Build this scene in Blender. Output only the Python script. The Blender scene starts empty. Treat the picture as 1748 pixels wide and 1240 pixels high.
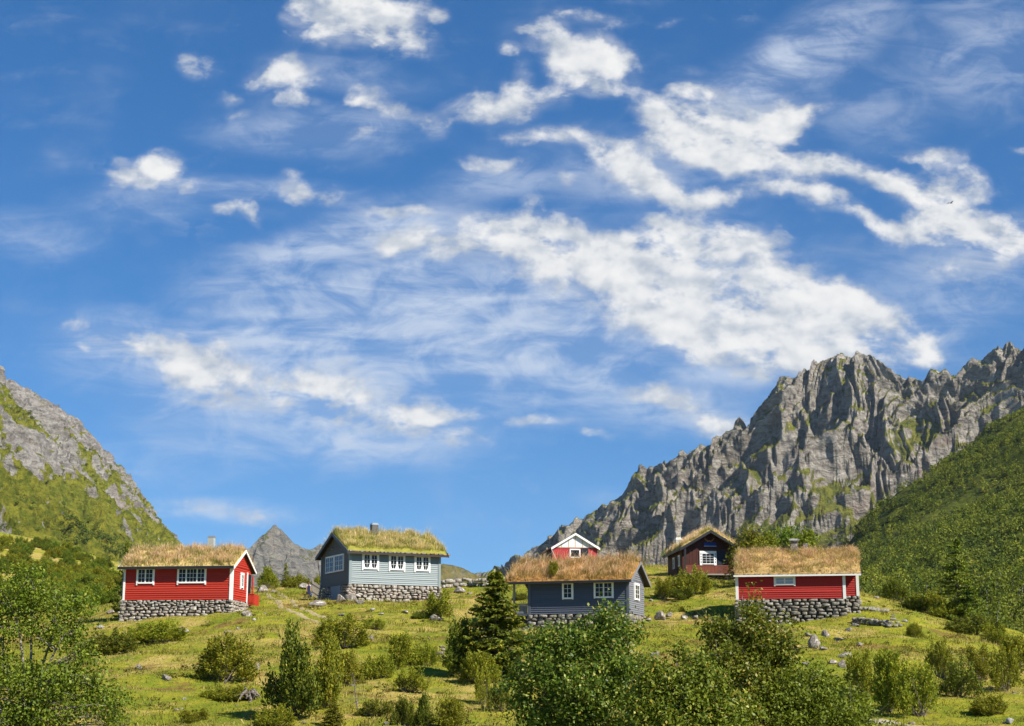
import bpy, math, random
import numpy as np
from mathutils import Vector, Matrix

scene = bpy.context.scene
COL = scene.collection
R = math.radians
F_PX, CX, CY = 2650.0, 874.0, 620.0          # focal length and centre of the photograph in its own pixels
PITCH = math.atan(560.0 / F_PX)
CP, SP = math.cos(PITCH), math.sin(PITCH)

# ------------------------------------------------------------------ geometry of the view
def ray(px, py):
    rx, ry = (px - CX) / F_PX, (CY - py) / F_PX
    y = CP - SP * ry
    return rx / y, (SP + CP * ry) / y
def P(px, py, d):
    u, v = ray(px, py)
    return Vector((u * d, d, v * d))

# ------------------------------------------------------------------ numpy noise
def _h(ix, iy, seed):
    n = (ix * 374761393 + iy * 668265263 + seed * 974711) & 0xffffffff
    n = ((n ^ (n >> 13)) * 1274126177) & 0xffffffff
    return (n ^ (n >> 16)) & 0xffff
def pn(x, y, seed=0):
    x = np.asarray(x, float); y = np.asarray(y, float)
    ix = np.floor(x).astype(np.int64); iy = np.floor(y).astype(np.int64)
    fx, fy = x - ix, y - iy
    sx = fx * fx * fx * (fx * (fx * 6 - 15) + 10); sy = fy * fy * fy * (fy * (fy * 6 - 15) + 10)
    def g(jx, jy):
        a = _h(ix + jx, iy + jy, seed) * (2 * np.pi / 65536)
        return np.cos(a) * (fx - jx) + np.sin(a) * (fy - jy)
    a = g(0, 0) * (1 - sx) + g(1, 0) * sx
    b = g(0, 1) * (1 - sx) + g(1, 1) * sx
    return (a * (1 - sy) + b * sy) * 1.5
def fbm(x, y, octv=4, seed=0, gain=.5, lac=2.03):
    s = 0; a = 1.0
    for o in range(octv):
        s = s + a * pn(x, y, seed + o * 17); x = x * lac + 3.1; y = y * lac + 1.7; a *= gain
    return s
def ridged(x, y, octv=4, seed=0, gain=.5, lac=2.03):
    s = 0; a = 1.0; w = 1.0
    for o in range(octv):
        r = (1 - np.minimum(np.abs(pn(x, y, seed + o * 13)) * 1.45, 1)) ** 1.6
        s = s + a * r * w; w = np.clip(r * 1.4, .25, 1); x = x * lac + 5.2; y = y * lac + 2.3; a *= gain
    return s
def sstep(a, b, x):
    t = np.clip((x - a) / (b - a), 0, 1); return t * t * (3 - 2 * t)

# ------------------------------------------------------------------ object helpers
def link(o, parent=None):
    COL.objects.link(o)
    if parent is not None: o.parent = parent
    return o
def tag(o, label=None, cat=None, group=None, kind=None):
    if label: o['label'] = label
    if cat: o['category'] = cat
    if group: o['group'] = group
    if kind: o['kind'] = kind
    return o
def empty(name, loc, rz=0.0, label=None, cat=None, group=None):
    o = bpy.data.objects.new(name, None); o.location = loc; o.rotation_euler = (0, 0, rz)
    o.empty_display_size = .3
    link(o); return tag(o, label, cat, group)
def mesh_data(name, V, F, mat, smooth=False, attr=None):
    V = np.asarray(V, np.float32); F = np.asarray(F, np.int32)
    me = bpy.data.meshes.new(name)
    me.vertices.add(len(V)); me.vertices.foreach_set('co', V.ravel())
    k = F.shape[1]
    me.loops.add(F.size); me.loops.foreach_set('vertex_index', F.ravel())
    me.polygons.add(len(F)); me.polygons.foreach_set('loop_start', np.arange(len(F), dtype=np.int32) * k)
    if smooth: me.polygons.foreach_set('use_smooth', np.ones(len(F), bool))
    if attr:
        for an, av in attr.items():
            a = me.attributes.new(an, 'FLOAT', 'POINT'); a.data.foreach_set('value', np.asarray(av, np.float32))
    me.update(calc_edges=True)
    if mat: me.materials.append(mat)
    return me
def mesh_np(name, V, F, mat, parent=None, smooth=False, attr=None):
    return link(bpy.data.objects.new(name, mesh_data(name, V, F, mat, smooth, attr)), parent)
class MB:
    """collects boxes, bars and tubes and links them as ONE mesh object"""
    def __init__(s): s.v = []; s.f = []
    def poly(s, pts):
        b = len(s.v); s.v += [tuple(p) for p in pts]; s.f.append(tuple(range(b, b + len(pts)))); return s
    def hexa(s, p):                    # p: 8 points, bottom ring 0-3 (ccw from above), top ring 4-7
        b = len(s.v); s.v += [tuple(q) for q in p]
        for q in ((3, 2, 1, 0), (4, 5, 6, 7), (0, 1, 5, 4), (1, 2, 6, 5), (2, 3, 7, 6), (3, 0, 4, 7)):
            s.f.append(tuple(b + i for i in q))
        return s
    def box(s, x0, x1, y0, y1, z0, z1):
        return s.hexa([(x0, y0, z0), (x1, y0, z0), (x1, y1, z0), (x0, y1, z0), (x0, y0, z1), (x1, y0, z1), (x1, y1, z1), (x0, y1, z1)])
    def fbox(s, fr, u0, u1, z0, z1, n0, n1):   # box on a wall frame fr = (origin, u, n)
        o, u, n = fr; Z = Vector((0, 0, 1))
        q = lambda a, b, c: o + u * a + n * c + Z * b
        return s.hexa([q(u0, z0, n1), q(u1, z0, n1), q(u1, z0, n0), q(u0, z0, n0), q(u0, z1, n1), q(u1, z1, n1), q(u1, z1, n0), q(u0, z1, n0)])
    def bar(s, a, b, w, h=None, up=(0, 0, 1)):
        a, b = Vector(a), Vector(b); h = h or w; d = (b - a).normalized(); up = Vector(up)
        if abs(d.dot(up)) > .95: up = Vector((0, 1, 0))
        x = d.cross(up).normalized() * (w / 2); y = x.cross(d).normalized() * (h / 2)
        return s.hexa([a - x - y, a + x - y, b + x - y, b - x - y, a - x + y, a + x + y, b + x + y, b - x + y])
    def tube(s, pts, rad, n=7, cap=True):
        V, F = tube_np(pts, rad, n); b = len(s.v)
        s.v += [tuple(v) for v in V]; s.f += [tuple(b + i for i in f) for f in F]
        if cap:
            k = len(pts); s.f.append(tuple(b + (k - 1) * n + i for i in range(n))); s.f.append(tuple(b + n - 1 - i for i in range(n)))
        return s
    def add(s, V, F):
        b = len(s.v); s.v += [tuple(v) for v in V]; s.f += [tuple(b + int(i) for i in f) for f in F]; return s
    def build(s, name, mat, parent=None, smooth=False, label=None):
        me = bpy.data.meshes.new(name); me.from_pydata(s.v, [], s.f); me.update()
        if smooth:
            for p in me.polygons: p.use_smooth = True
        me.materials.append(mat)
        o = link(bpy.data.objects.new(name, me), parent)
        if label: o['label'] = label
        return o
def tube_np(pts, rad, n=6):
    pts = np.asarray([tuple(p) for p in pts], float); k = len(pts)
    rad = np.full(k, rad) if np.isscalar(rad) else np.asarray(rad, float)
    T = np.gradient(pts, axis=0); T /= np.linalg.norm(T, axis=1, keepdims=True) + 1e-9
    ref = np.array([0.13, .07, 1.0]) if abs(T[:, 2]).mean() < .8 else np.array([1.0, .1, 0])
    A = np.cross(T, ref); A /= np.linalg.norm(A, axis=1, keepdims=True) + 1e-9; B = np.cross(T, A)
    a = np.arange(n) * 2 * np.pi / n
    V = pts[:, None] + rad[:, None, None] * (A[:, None] * np.cos(a)[None, :, None] + B[:, None] * np.sin(a)[None, :, None])
    i = np.arange(k - 1)[:, None] * n; j = np.arange(n)[None]; j2 = (j + 1) % n
    F = np.stack([i + j, i + j2, i + n + j2, i + n + j], -1).reshape(-1, 4)
    return V.reshape(-1, 3), F
def grid_faces(nr, nc):
    i = np.arange(nr - 1)[:, None] * nc; j = np.arange(nc - 1)[None]
    return np.stack([i + j, i + j + 1, i + nc + j + 1, i + nc + j], -1).reshape(-1, 4)
def copy_tree(o, parent=None):
    c = o.copy(); COL.objects.link(c); c.parent = parent
    for ch in list(o.children): copy_tree(ch, c)
    return c

# ------------------------------------------------------------------ materials
class NT:
    def __init__(s, name):
        s.m = bpy.data.materials.new(name); s.m.use_nodes = True; s.t = s.m.node_tree; s.t.nodes.clear()
        s.out = s.t.nodes.new('ShaderNodeOutputMaterial')
    def n(s, typ, **kw):
        nd = s.t.nodes.new('ShaderNode' + typ)
        for k, v in kw.items():
            if k.startswith('_'): setattr(nd, k[1:], v)
        return nd
    def l(s, a, b): s.t.links.new(a, b)
    def noise(s, vec, scale, detail=4, rough=.55, dist=0):
        nd = s.n('TexNoise'); nd.inputs['Scale'].default_value = scale; nd.inputs['Detail'].default_value = detail
        nd.inputs['Roughness'].default_value = rough; nd.inputs['Distortion'].default_value = dist
        if vec: s.l(vec, nd.inputs['Vector'])
        return nd.outputs['Fac']
    def ramp(s, fac, stops, interp='LINEAR'):
        nd = s.n('ValToRGB'); cr = nd.color_ramp; cr.interpolation = interp
        while len(cr.elements) < len(stops): cr.elements.new(.5)
        for e, (p, c) in zip(cr.elements, stops):
            e.position = p; e.color = (*c, 1) if len(c) == 3 else c
        s.l(fac, nd.inputs['Fac']); return nd.outputs['Color']
    def mix(s, fac, a, b, mode='MIX'):
        nd = s.n('Mix'); nd.data_type = 'RGBA'; nd.blend_type = mode; nd.clamp_factor = True
        for sock, v in ((nd.inputs[0], fac), (nd.inputs[6], a), (nd.inputs[7], b)):
            if hasattr(v, 'is_output'): s.l(v, sock)
            elif isinstance(v, (int, float)): sock.default_value = v
            else: sock.default_value = (*v, 1)
        return nd.outputs[2]
    def math(s, op, a, b=None, clamp=False):
        nd = s.n('Math'); nd.operation = op; nd.use_clamp = clamp
        for sock, v in ((nd.inputs[0], a), (nd.inputs[1], b)):
            if v is None: continue
            if hasattr(v, 'is_output'): s.l(v, sock)
            else: sock.default_value = v
        return nd.outputs[0]
    def maprange(s, v, a, b, c=0, d=1):
        nd = s.n('MapRange'); nd.interpolation_type = 'SMOOTHSTEP'
        s.l(v, nd.inputs['Value'])
        for k, x in zip(('From Min', 'From Max', 'To Min', 'To Max'), (a, b, c, d)): nd.inputs[k].default_value = x
        return nd.outputs[0]
    def mapping(s, vec, scale=(1, 1, 1), rot=(0, 0, 0), loc=(0, 0, 0), typ='POINT'):
        nd = s.n('Mapping'); nd.vector_type = typ
        nd.inputs['Scale'].default_value = scale; nd.inputs['Rotation'].default_value = rot; nd.inputs['Location'].default_value = loc
        s.l(vec, nd.inputs['Vector']); return nd.outputs[0]
    def obj(s): return s.n('TexCoord').outputs['Object']
    def pos(s): return s.n('NewGeometry').outputs['Position']
    def island(s): return s.n('NewGeometry').outputs['Random Per Island']
    def bump(s, h, strength=.3, dist=.02):
        nd = s.n('Bump'); nd.inputs['Strength'].default_value = strength; nd.inputs['Distance'].default_value = dist
        s.l(h, nd.inputs['Height']); return nd.outputs[0]
    def principled(s, col, rough=.7, spec=.3, normal=None, metal=0):
        b = s.n('BsdfPrincipled')
        if hasattr(col, 'is_output'): s.l(col, b.inputs['Base Color'])
        else: b.inputs['Base Color'].default_value = (*col, 1)
        b.inputs['Roughness'].default_value = rough; b.inputs['Specular IOR Level'].default_value = spec
        b.inputs['Metallic'].default_value = metal
        if normal: s.l(normal, b.inputs['Normal'])
        return b.outputs[0]
    def done(s, sh): s.l(sh, s.out.inputs['Surface']); return s.m
def hsv(c, k): return tuple(x * k for x in c)

def m_paint(name, c, var=.25, rough=.55, worn=None):
    t = NT(name); v = t.obj(); i = t.island()
    n = t.noise(t.mapping(v, (1.2, 1.2, 14)), 2.2, 5)
    f = t.math('MULTIPLY_ADD', i, .5); t.t.nodes[-1].inputs[2].default_value = 0
    a = t.mix(n, hsv(c, 1 - var), hsv(c, 1 + var))
    a = t.mix(t.math('MULTIPLY', i, .55), a, hsv(c, 1 - var * 1.1))
    if worn:
        w = t.maprange(t.noise(t.mapping(v, (1, 1, 6)), 5, 6, .7), .58, .72)
        a = t.mix(w, a, worn)
    return t.done(t.principled(a, rough, .3, t.bump(n, .25, .01)))
def m_stone(name, a, b, c, scale=2.5, lich=(.42, .42, .38), bump=.6, lichen=.5):
    t = NT(name); v = t.obj(); i = t.island()
    base = t.ramp(i, [(0, a), (.35, b), (.65, c), (.85, hsv(b, 1.2)), (1, hsv(a, .8))])
    n = t.noise(v, scale * 2.4, 8, .65); n2 = t.noise(v, scale * .9, 5, .6, .6)
    col = t.mix(t.maprange(n, .35, .68), hsv(a, .55), base)
    col = t.mix(t.math('MULTIPLY', t.maprange(n2, .54, .66), lichen), col, lich)
    hgt = t.noise(v, scale * 3, 8, .7)
    return t.done(t.principled(col, .9, .15, t.bump(hgt, bump, .08)))
def leaf_shader(t, col, trans=.3, rough=.5, spec=.25, tcol=None):
    p = t.principled(col, rough, spec)
    tr = t.n('BsdfTranslucent')
    tc = t.mix(1.0, col, tcol or (1.0, .95, .45), 'MULTIPLY'); t.l(tc, tr.inputs['Color'])
    mx = t.n('MixShader'); mx.inputs[0].default_value = trans; t.l(p, mx.inputs[1]); t.l(tr.outputs[0], mx.inputs[2])
    return mx.outputs[0]
def m_leaf(name, stops, trans=.3, rough=.5, spec=.25, big=.5):
    t = NT(name); i = t.island()
    col = t.ramp(i, stops)
    oi = t.n('ObjectInfo').outputs['Random']
    n = t.noise(t.obj(), 3.5 if big else 6, 3)
    col = t.mix(t.maprange(n, .38, .68), t.mix(.45, col, hsv(stops[0][1], .8)), col)
    hs = t.n('HueSaturation'); t.l(col, hs.inputs['Color'])
    t.l(t.math('MULTIPLY_ADD', oi, .03), hs.inputs['Hue']); hs.inputs['Hue'].links[0].from_node.inputs[2].default_value = .485
    t.l(t.math('MULTIPLY_ADD', oi, .25), hs.inputs['Value']); hs.inputs['Value'].links[0].from_node.inputs[2].default_value = .90
    return t.done(leaf_shader(t, hs.outputs[0], trans, rough, spec))
def m_blades(name, base, mid, tips, patch=.35, scale=.35):
    """grass: green at the root, dry seed heads at the tip, patches by position"""
    t = NT(name); i = t.island()
    at = t.n('Attribute'); at.attribute_name = 'tip'; h = at.outputs['Fac']
    tip = t.ramp(i, tips)
    n = t.noise(t.obj(), scale * 3, 4, .6, .3)
    low = t.mix(t.maprange(n, .4, .62), base, mid)
    k = t.math('ADD', h, t.math('MULTIPLY', t.math('SUBTRACT', n, .5), patch * 2.5))
    col = t.mix(t.maprange(k, .15, .75), low, tip)
    return t.done(leaf_shader(t, col, .3, .7, .1, (1, .9, .6)))
def m_plain(name, c, rough=.6, spec=.3, metal=0, var=.15, scale=6):
    t = NT(name); n = t.noise(t.obj(), scale, 5, .6)
    return t.done(t.principled(t.mix(n, hsv(c, 1 - var), hsv(c, 1 + var)), rough, spec, t.bump(n, .15, .01), metal))
def m_bark(name, a, b):
    t = NT(name); n = t.noise(t.mapping(t.obj(), (1, 1, 3)), 7, 6, .65)
    return t.done(t.principled(t.mix(t.maprange(n, .38, .62), a, b), .85, .15, t.bump(n, .5, .02)))

M = {}
M['red'] = m_paint('red_paint', (.42, .034, .016), .25)
M['red_worn'] = m_paint('worn_red_paint', (.37, .022, .013), .35, .6, (.24, .03, .02))
M['crimson'] = m_paint('crimson_paint', (.40, .022, .028), .35)
M['bluegrey'] = m_paint('pale_blue_grey_paint', (.205, .25, .258), .14)
M['olive'] = m_paint('grey_brown_paint', (.15, .13, .095), .15)
M['slate'] = m_paint('slate_blue_paint', (.085, .098, .128), .22)
M['slate_light'] = m_paint('weathered_slate_paint', (.195, .20, .215), .2)
M['brown'] = m_paint('brown_stain', (.065, .018, .010), .35)
M['railred'] = m_paint('rail_brown_red', (.20, .055, .03), .25)
M['white'] = m_paint('white_paint', (.78, .78, .75), .05, .5)
M['white_worn'] = m_paint('flaking_white_paint', (.70, .69, .65), .1, .6, (.22, .19, .16))
M['membrane'] = m_paint('white_sheathing', (.66, .68, .70), .06)
M['black'] = m_plain('black_tar', (.018, .018, .02), .45, .4)
M['darkwood'] = m_plain('dark_wood', (.035, .028, .024), .7)
M['rawwood'] = m_plain('raw_timber', (.50, .32, .16), .7)
M['greywood'] = m_plain('weathered_wood', (.26, .23, .20), .85)
M['doorblue'] = m_plain('blue_grey_door', (.16, .21, .26), .6)
M['doordark'] = m_plain('dark_door', (.012, .016, .022), .5)
M['bluedoor'] = m_plain('night_blue_door', (.014, .022, .034), .5)
M['metal'] = m_plain('galvanised_metal', (.45, .47, .48), .35, .5, .7)
M['concrete'] = m_plain('chimney_render', (.34, .36, .33), .85)
M['chimdark'] = m_plain('dark_chimney', (.10, .10, .095), .8)
M['curtain'] = m_plain('white_curtain', (.7, .7, .68), .9)
M['solar'] = m_plain('blue_panel', (.03, .06, .22), .25, .6, 0, .3, 3)
M['bone'] = m_plain('antler', (.42, .22, .10), .7)
M['rust_roof'] = m_plain('rust_brown_roof', (.22, .09, .05), .8)
M['stone'] = m_stone('dry_stone', (.34, .30, .25), (.50, .46, .40), (.42, .33, .26))
M['stone_grey'] = m_stone('grey_dry_stone', (.24, .22, .185), (.36, .335, .29), (.30, .25, .19), lichen=.4)
M['rock'] = m_stone('lichen_rock', (.24, .205, .17), (.36, .32, .27), (.29, .23, .18), 3.0, (.62, .60, .55), .8, .85)
M['rock_pale'] = m_stone('pale_rock', (.42, .40, .37), (.5, .48, .45), (.44, .4, .36), 3.0, (.6, .6, .58))
M['moss'] = m_stone('mossy_slabs', (.24, .22, .19), (.36, .34, .30), (.35, .20, .03), 3, (.5, .3, .03))
t = NT('window_glass'); n = t.noise(t.obj(), 1.5, 2)
M['glass'] = t.done(t.principled(t.mix(n, (.006, .007, .008), (.02, .022, .024)), .10, .22))
M['glass_green'] = M['glass']
t = NT('frosted_window_glass'); n = t.noise(t.obj(), 2, 3)
M['glass_pale'] = t.done(t.principled(t.mix(n, (.22, .27, .32), (.32, .37, .42)), .25, .5))
M['bark'] = m_bark('grey_brown_bark', (.07, .055, .042), (.22, .19, .16))
M['bark_birch'] = m_bark('pale_birch_bark', (.07, .055, .045), (.34, .31, .27))
M['deadwood'] = m_bark('bleached_dead_wood', (.07, .055, .045), (.22, .19, .16))
M['juniper'] = m_leaf('juniper_needles', [(0, (0.124, 0.155, 0.013)), (.5, (0.237, 0.261, 0.018)), (.85, (0.383, 0.367, 0.023)), (.97, (0.540, 0.464, 0.034)), (1, (0.495, 0.290, 0.072))], .3, .6, .2)
M['juniper_dark'] = m_leaf('dark_juniper_needles', [(0, (0.076, 0.112, 0.013)), (.6, (0.153, 0.185, 0.018)), (.9, (0.292, 0.299, 0.024)), (1, (0.383, 0.309, 0.032))], .25, .6, .2)
M['spruce'] = m_leaf('spruce_needles', [(0, (0.072, 0.117, 0.013)), (.5, (0.163, 0.202, 0.017)), (.9, (0.325, 0.322, 0.025)), (1, (0.467, 0.406, 0.030))], .25, .6, .2)
M['leaf'] = m_leaf('broad_leaves', [(0, (0.084, 0.121, 0.012)), (.45, (0.148, 0.193, 0.017)), (.8, (0.253, 0.295, 0.030)), (.96, (0.505, 0.498, 0.108)), (1, (0.505, 0.312, 0.049))], .34, .42, .2)
M['leaf_dark'] = m_leaf('dark_broad_leaves', [(0, (0.059, 0.102, 0.012)), (.5, (0.116, 0.169, 0.017)), (.85, (0.211, 0.258, 0.032)), (.96, (0.548, 0.534, 0.148)), (1, (0.316, 0.221, 0.035))], .3, .42, .2)
M['birch'] = m_leaf('birch_leaves', [(0, (0.090, 0.138, 0.013)), (.5, (0.158, 0.219, 0.018)), (.9, (0.255, 0.309, 0.027)), (1, (0.330, 0.325, 0.035))], .34, .5, .2)
M['birch_yellow'] = m_leaf('yellowing_birch_leaves', [(0, (.12, .15, .012)), (.5, (.21, .24, .018)), (.9, (.32, .31, .03)), (1, (.36, .28, .04))], .36, .5, .15)
M['wood_leaf'] = m_leaf('wood_crown_leaves', [(0, (0.051, 0.081, 0.010)), (.5, (0.093, 0.129, 0.014)), (.9, (0.150, 0.182, 0.019)), (1, (0.210, 0.231, 0.036))], .32, .6, .12)
t = NT('wood_crown_tinted'); at = t.n('Attribute'); at.attribute_name = 'tint'
c = t.ramp(t.math('ADD', t.math('MULTIPLY', at.outputs['Fac'], .7), t.math('MULTIPLY', t.island(), .3)), [(0, (.034, .064, .012)), (.3, (.095, .130, .016)), (.65, (.185, .21, .022)), (1, (.30, .29, .045))])
M['wood_tint'] = t.done(leaf_shader(t, c, .34, .6, .1))
M['flower'] = m_plain('yellow_bloom', (.5, .36, .02), .7)

# ------------------------------------------------------------------ camera, sun, sky
cam = bpy.data.cameras.new('camera'); cam_o = link(bpy.data.objects.new('camera', cam))
cam.sensor_width = 36; cam.lens = 36 * F_PX / 1748; cam.clip_end = 40000; cam.clip_start = .5
cam_o.rotation_euler = (R(90) + PITCH, 0, 0); scene.camera = cam_o
SUN = Vector((.72, -.56, .80)).normalized()
sl = bpy.data.lights.new('sun', 'SUN'); sl.energy = 5.0; sl.angle = R(.53); sl.color = (1, .93, .82)
so = link(bpy.data.objects.new('sun', sl)); so.rotation_euler = SUN.to_track_quat('Z', 'Y').to_euler()
scene.view_settings.view_transform = 'Standard'; scene.view_settings.look = 'None'
scene.view_settings.exposure = .80; scene.view_settings.gamma = 1
world = bpy.data.worlds.new('World'); scene.world = world; world.use_nodes = True
HAZE = 2.0e-5; SKY_S = .078; SKY_SAT = 1.29; SKY_VAL = 1.0; SKY_TINT = (.76, .90, 1.0)
class WT(NT):
    def __init__(s): s.t = world.node_tree; s.t.nodes.clear(); s.out = s.t.nodes.new('ShaderNodeOutputWorld')
w = WT()
sky = w.n('TexSky'); sky.sky_type = 'NISHITA'; sky.sun_disc = False
sky.sun_elevation = math.asin(SUN.z); sky.sun_rotation = math.atan2(SUN.x, SUN.y)
sky.altitude = 300; sky.air_density = 1.0; sky.dust_density = .2; sky.ozone_density = 3.0
gen = w.n('TexCoord').outputs['Generated']
sep = w.n('SeparateXYZ'); w.l(gen, sep.inputs[0])
yy = w.math('MAXIMUM', w.math('ABSOLUTE', sep.outputs[1]), .04)
uu = w.math('DIVIDE', sep.outputs[0], yy); vv = w.math('DIVIDE', sep.outputs[2], yy)
cmb = w.n('CombineXYZ'); w.l(uu, cmb.inputs[0]); w.l(vv, cmb.inputs[1]); uv0 = cmb.outputs[0]
wn = w.n('TexNoise'); wn.inputs['Scale'].default_value = 20; wn.inputs['Detail'].default_value = 4; w.l(uv0, wn.inputs['Vector'])
def vmath(op, a, b):
    nd = w.n('VectorMath'); nd.operation = op
    for sck, v in ((nd.inputs[0], a), (nd.inputs[1], b)):
        if v is None: continue
        if hasattr(v, 'is_output'): w.l(v, sck)
        else: sck.default_value = v
    return nd
wo = vmath('MULTIPLY', vmath('SUBTRACT', wn.outputs['Color'], (.5, .5, .5)).outputs[0], (.046, .030, 0)).outputs[0]
uv = vmath('ADD', uv0, wo).outputs[0]
def blobs(lst, coord, soft):
    acc = None
    for i, (px, py, rx, ry, rot, wt) in enumerate(lst):
        if i and i % 12 == 0:          # evaluates the next dozen only after the last, so the shader stack stays small
            sc_ = vmath('SCALE', coord, None); sc_.inputs[3].default_value = 1
            tiny = w.math('MULTIPLY_ADD', acc, 1e-9); tiny.node.inputs[2].default_value = 1.0; w.l(tiny, sc_.inputs[3]); coord = sc_.outputs[0]
        u, v = ray(px, py)
        mp = w.mapping(coord, (rx * 1.06 / F_PX, ry * 1.12 / F_PX, 1), (0, 0, R(-rot)), (u, v, 0), 'TEXTURE')
        ln = vmath('LENGTH', mp, None).outputs['Value']
        m = w.maprange(ln, soft, .15, 0, wt)
        acc = m if acc is None else w.math('ADD', acc, m)
    return acc
CUM = [(545, 30, 60, 45, 20, 1), (600, 45, 55, 45, 10, 1), (640, 30, 60, 50, 0, 1), (690, 70, 50, 32, 15, .9), (742, 24, 28, 16, 20, .7), (500, 10, 25, 25, 0, .8),
 (342, 113, 42, 22, 0, .85), (495, 122, 30, 24, 0, .8), (442, 130, 24, 16, 0, .6), (505, 166, 32, 11, 5, .55), (388, 160, 16, 14, 0, .5), (395, 195, 18, 10, 0, .35),
 (628, 168, 34, 13, 10, .85), (690, 190, 40, 15, 10, .8), (730, 212, 24, 18, 40, .75), (615, 232, 26, 11, -10, .7),
 (800, 186, 55, 20, 0, 1), (885, 150, 30, 34, 0, .9), (900, 185, 36, 18, 0, .8), (945, 165, 25, 22, 0, .7), (860, 87, 25, 14, 0, .8), (1010, 35, 60, 14, 5, .5), (910, 47, 30, 8, 0, .45),
 (960, 95, 50, 28, 20, .9), (1010, 115, 55, 40, 20, 1), (1050, 90, 45, 26, 30, .8), (1030, 150, 45, 18, 0, .7), (935, 55, 25, 20, 0, .6),
 (1120, 195, 55, 42, 25, 1), (1190, 225, 80, 45, 15, 1), (1260, 235, 90, 48, 0, 1), (1335, 215, 60, 34, -20, .9), (1385, 190, 30, 14, -25, .6), (1190, 160, 42, 18, 10, .7),
 (1270, 270, 100, 24, 10, .9), (1360, 285, 80, 20, 14, .9), (1450, 300, 70, 16, 12, .8), (1540, 318, 60, 18, 20, .8), (950, 242, 75, 18, 5, .75), (1050, 250, 60, 22, 5, .7), (1180, 120, 22, 12, 0, .35),
 (1050, 290, 50, 28, 20, .9), (1120, 320, 65, 24, 20, .95), (1200, 340, 60, 20, 5, .85), (1290, 325, 75, 22, 0, .95), (1390, 345, 80, 15, 14, .8), (1480, 375, 55, 14, 30, .7), (1520, 400, 35, 14, 30, .6),
 (1580, 266, 62, 12, 4, .75), (1630, 290, 35, 18, 30, .7), (1600, 340, 52, 28, 10, .9), (1660, 325, 30, 26, -30, .8), (1640, 385, 80, 28, 10, .9), (1720, 400, 60, 38, 0, 1), (1690, 450, 75, 26, -10, .85), (1740, 255, 28, 8, 0, .7), (1690, 500, 45, 12, -15, .5), (1570, 395, 45, 22, 0, .7),
 (245, 298, 46, 22, -12, .95), (272, 280, 30, 20, 0, .9), (205, 283, 14, 10, 0, .6), (328, 310, 30, 10, 8, .75),
 (518, 338, 38, 17, 15, .9), (580, 338, 18, 16, 0, .6), (415, 365, 36, 13, 10, .75), (440, 380, 14, 12, 30, .6), (495, 303, 16, 8, 0, .5), (630, 355, 26, 10, 0, .45), (690, 365, 45, 10, 5, .5), (912, 348, 20, 12, 0, .6), (845, 282, 45, 10, 4, .6), (965, 308, 14, 12, 0, .5), (1150, 45, 25, 5, -8, .3),
 (1190, 400, 85, 28, 6, 1), (1280, 412, 55, 26, 0, 1), (1140, 388, 40, 22, 0, .9), (900, 400, 90, 30, 8, .95), (700, 408, 62, 16, 0, .85), (665, 425, 40, 18, -10, .8), (770, 418, 60, 24, 0, .85), (840, 395, 40, 26, 0, .8),
 (960, 440, 120, 44, 12, 1), (1080, 440, 100, 36, 0, 1), (1080, 495, 150, 55, 10, 1), (1230, 500, 170, 66, 10, 1), (1370, 500, 120, 44, 20, 1), (1430, 545, 130, 44, 18, 1), (1510, 580, 90, 32, 20, .9), (1200, 560, 160, 40, 10, .9), (1330, 590, 140, 36, 8, .9), (1260, 630, 70, 12, 15, .55), (1560, 605, 45, 16, 30, .6), (1610, 575, 30, 10, -20, .4), (1440, 610, 110, 26, 0, .9),
 (1170, 690, 85, 20, 20, .62), (1210, 725, 55, 20, 10, .62), (1090, 672, 70, 12, 10, .45), (1150, 660, 45, 10, 5, .4), (1040, 737, 45, 7, 0, .42), (920, 724, 60, 7, 0, .36),
 (190, 580, 75, 18, 8, .62), (290, 610, 100, 26, 12, .66), (400, 645, 120, 34, 14, .62), (520, 680, 120, 34, 10, .66), (650, 690, 110, 34, 8, .66), (750, 715, 75, 24, 5, .66), (330, 600, 80, 26, 15, .55), (560, 640, 90, 26, 10, .5), (390, 872, 110, 13, 3, .50)]
WIS = [(540, 225, 230, 50, 0, .75), (420, 320, 200, 24, 2, .7), (230, 345, 160, 40, 0, .4), (720, 560, 380, 170, 8, .8), (960, 600, 190, 110, 0, .75), (50, 400, 150, 50, 5, .5), (1400, 80, 240, 80, -38, .75),
 (1680, 80, 170, 140, -30, .65), (1280, 140, 150, 70, -38, .55), (1490, 190, 120, 90, 0, .4), (560, 410, 200, 40, -14, .75), (840, 310, 120, 40, 0, .6), (270, 790, 200, 50, 0, .45), (390, 872, 150, 24, 3, .75), (1230, 640, 130, 22, 5, .6),
 (780, 500, 240, 130, 10, .7), (480, 530, 210, 100, 10, .7), (600, 130, 170, 40, 10, .4), (1120, 690, 200, 60, 8, .7), (440, 670, 420, 120, 10, .75), (200, 580, 160, 60, 8, .7), (640, 740, 250, 70, 0, .55), (1030, 850, 60, 22, 0, .35), (1660, 480, 190, 90, 0, .6), (1080, 300, 260, 90, 8, .5), (1300, 540, 420, 170, 10, .4), (700, 370, 200, 50, 5, .55), (1560, 580, 120, 40, -10, .5)]
nvec = w.mapping(uv0, (1, 1.3, 1), (0, 0, R(10)))
nL = w.noise(nvec, 17, 3, .5, .2); nD = w.noise(nvec, 44, 7, .60, .1)
nS = w.noise(nvec, 30, 3, .5, .1); nSo = w.noise(vmath('ADD', nvec, (.004, .009, 0)).outputs[0], 30, 3, .5, .1)
nsum = w.math('ADD', w.math('MULTIPLY', w.math('SUBTRACT', nL, .5), 2.4), w.math('MULTIPLY', w.math('SUBTRACT', nD, .5), 2.6))
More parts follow.
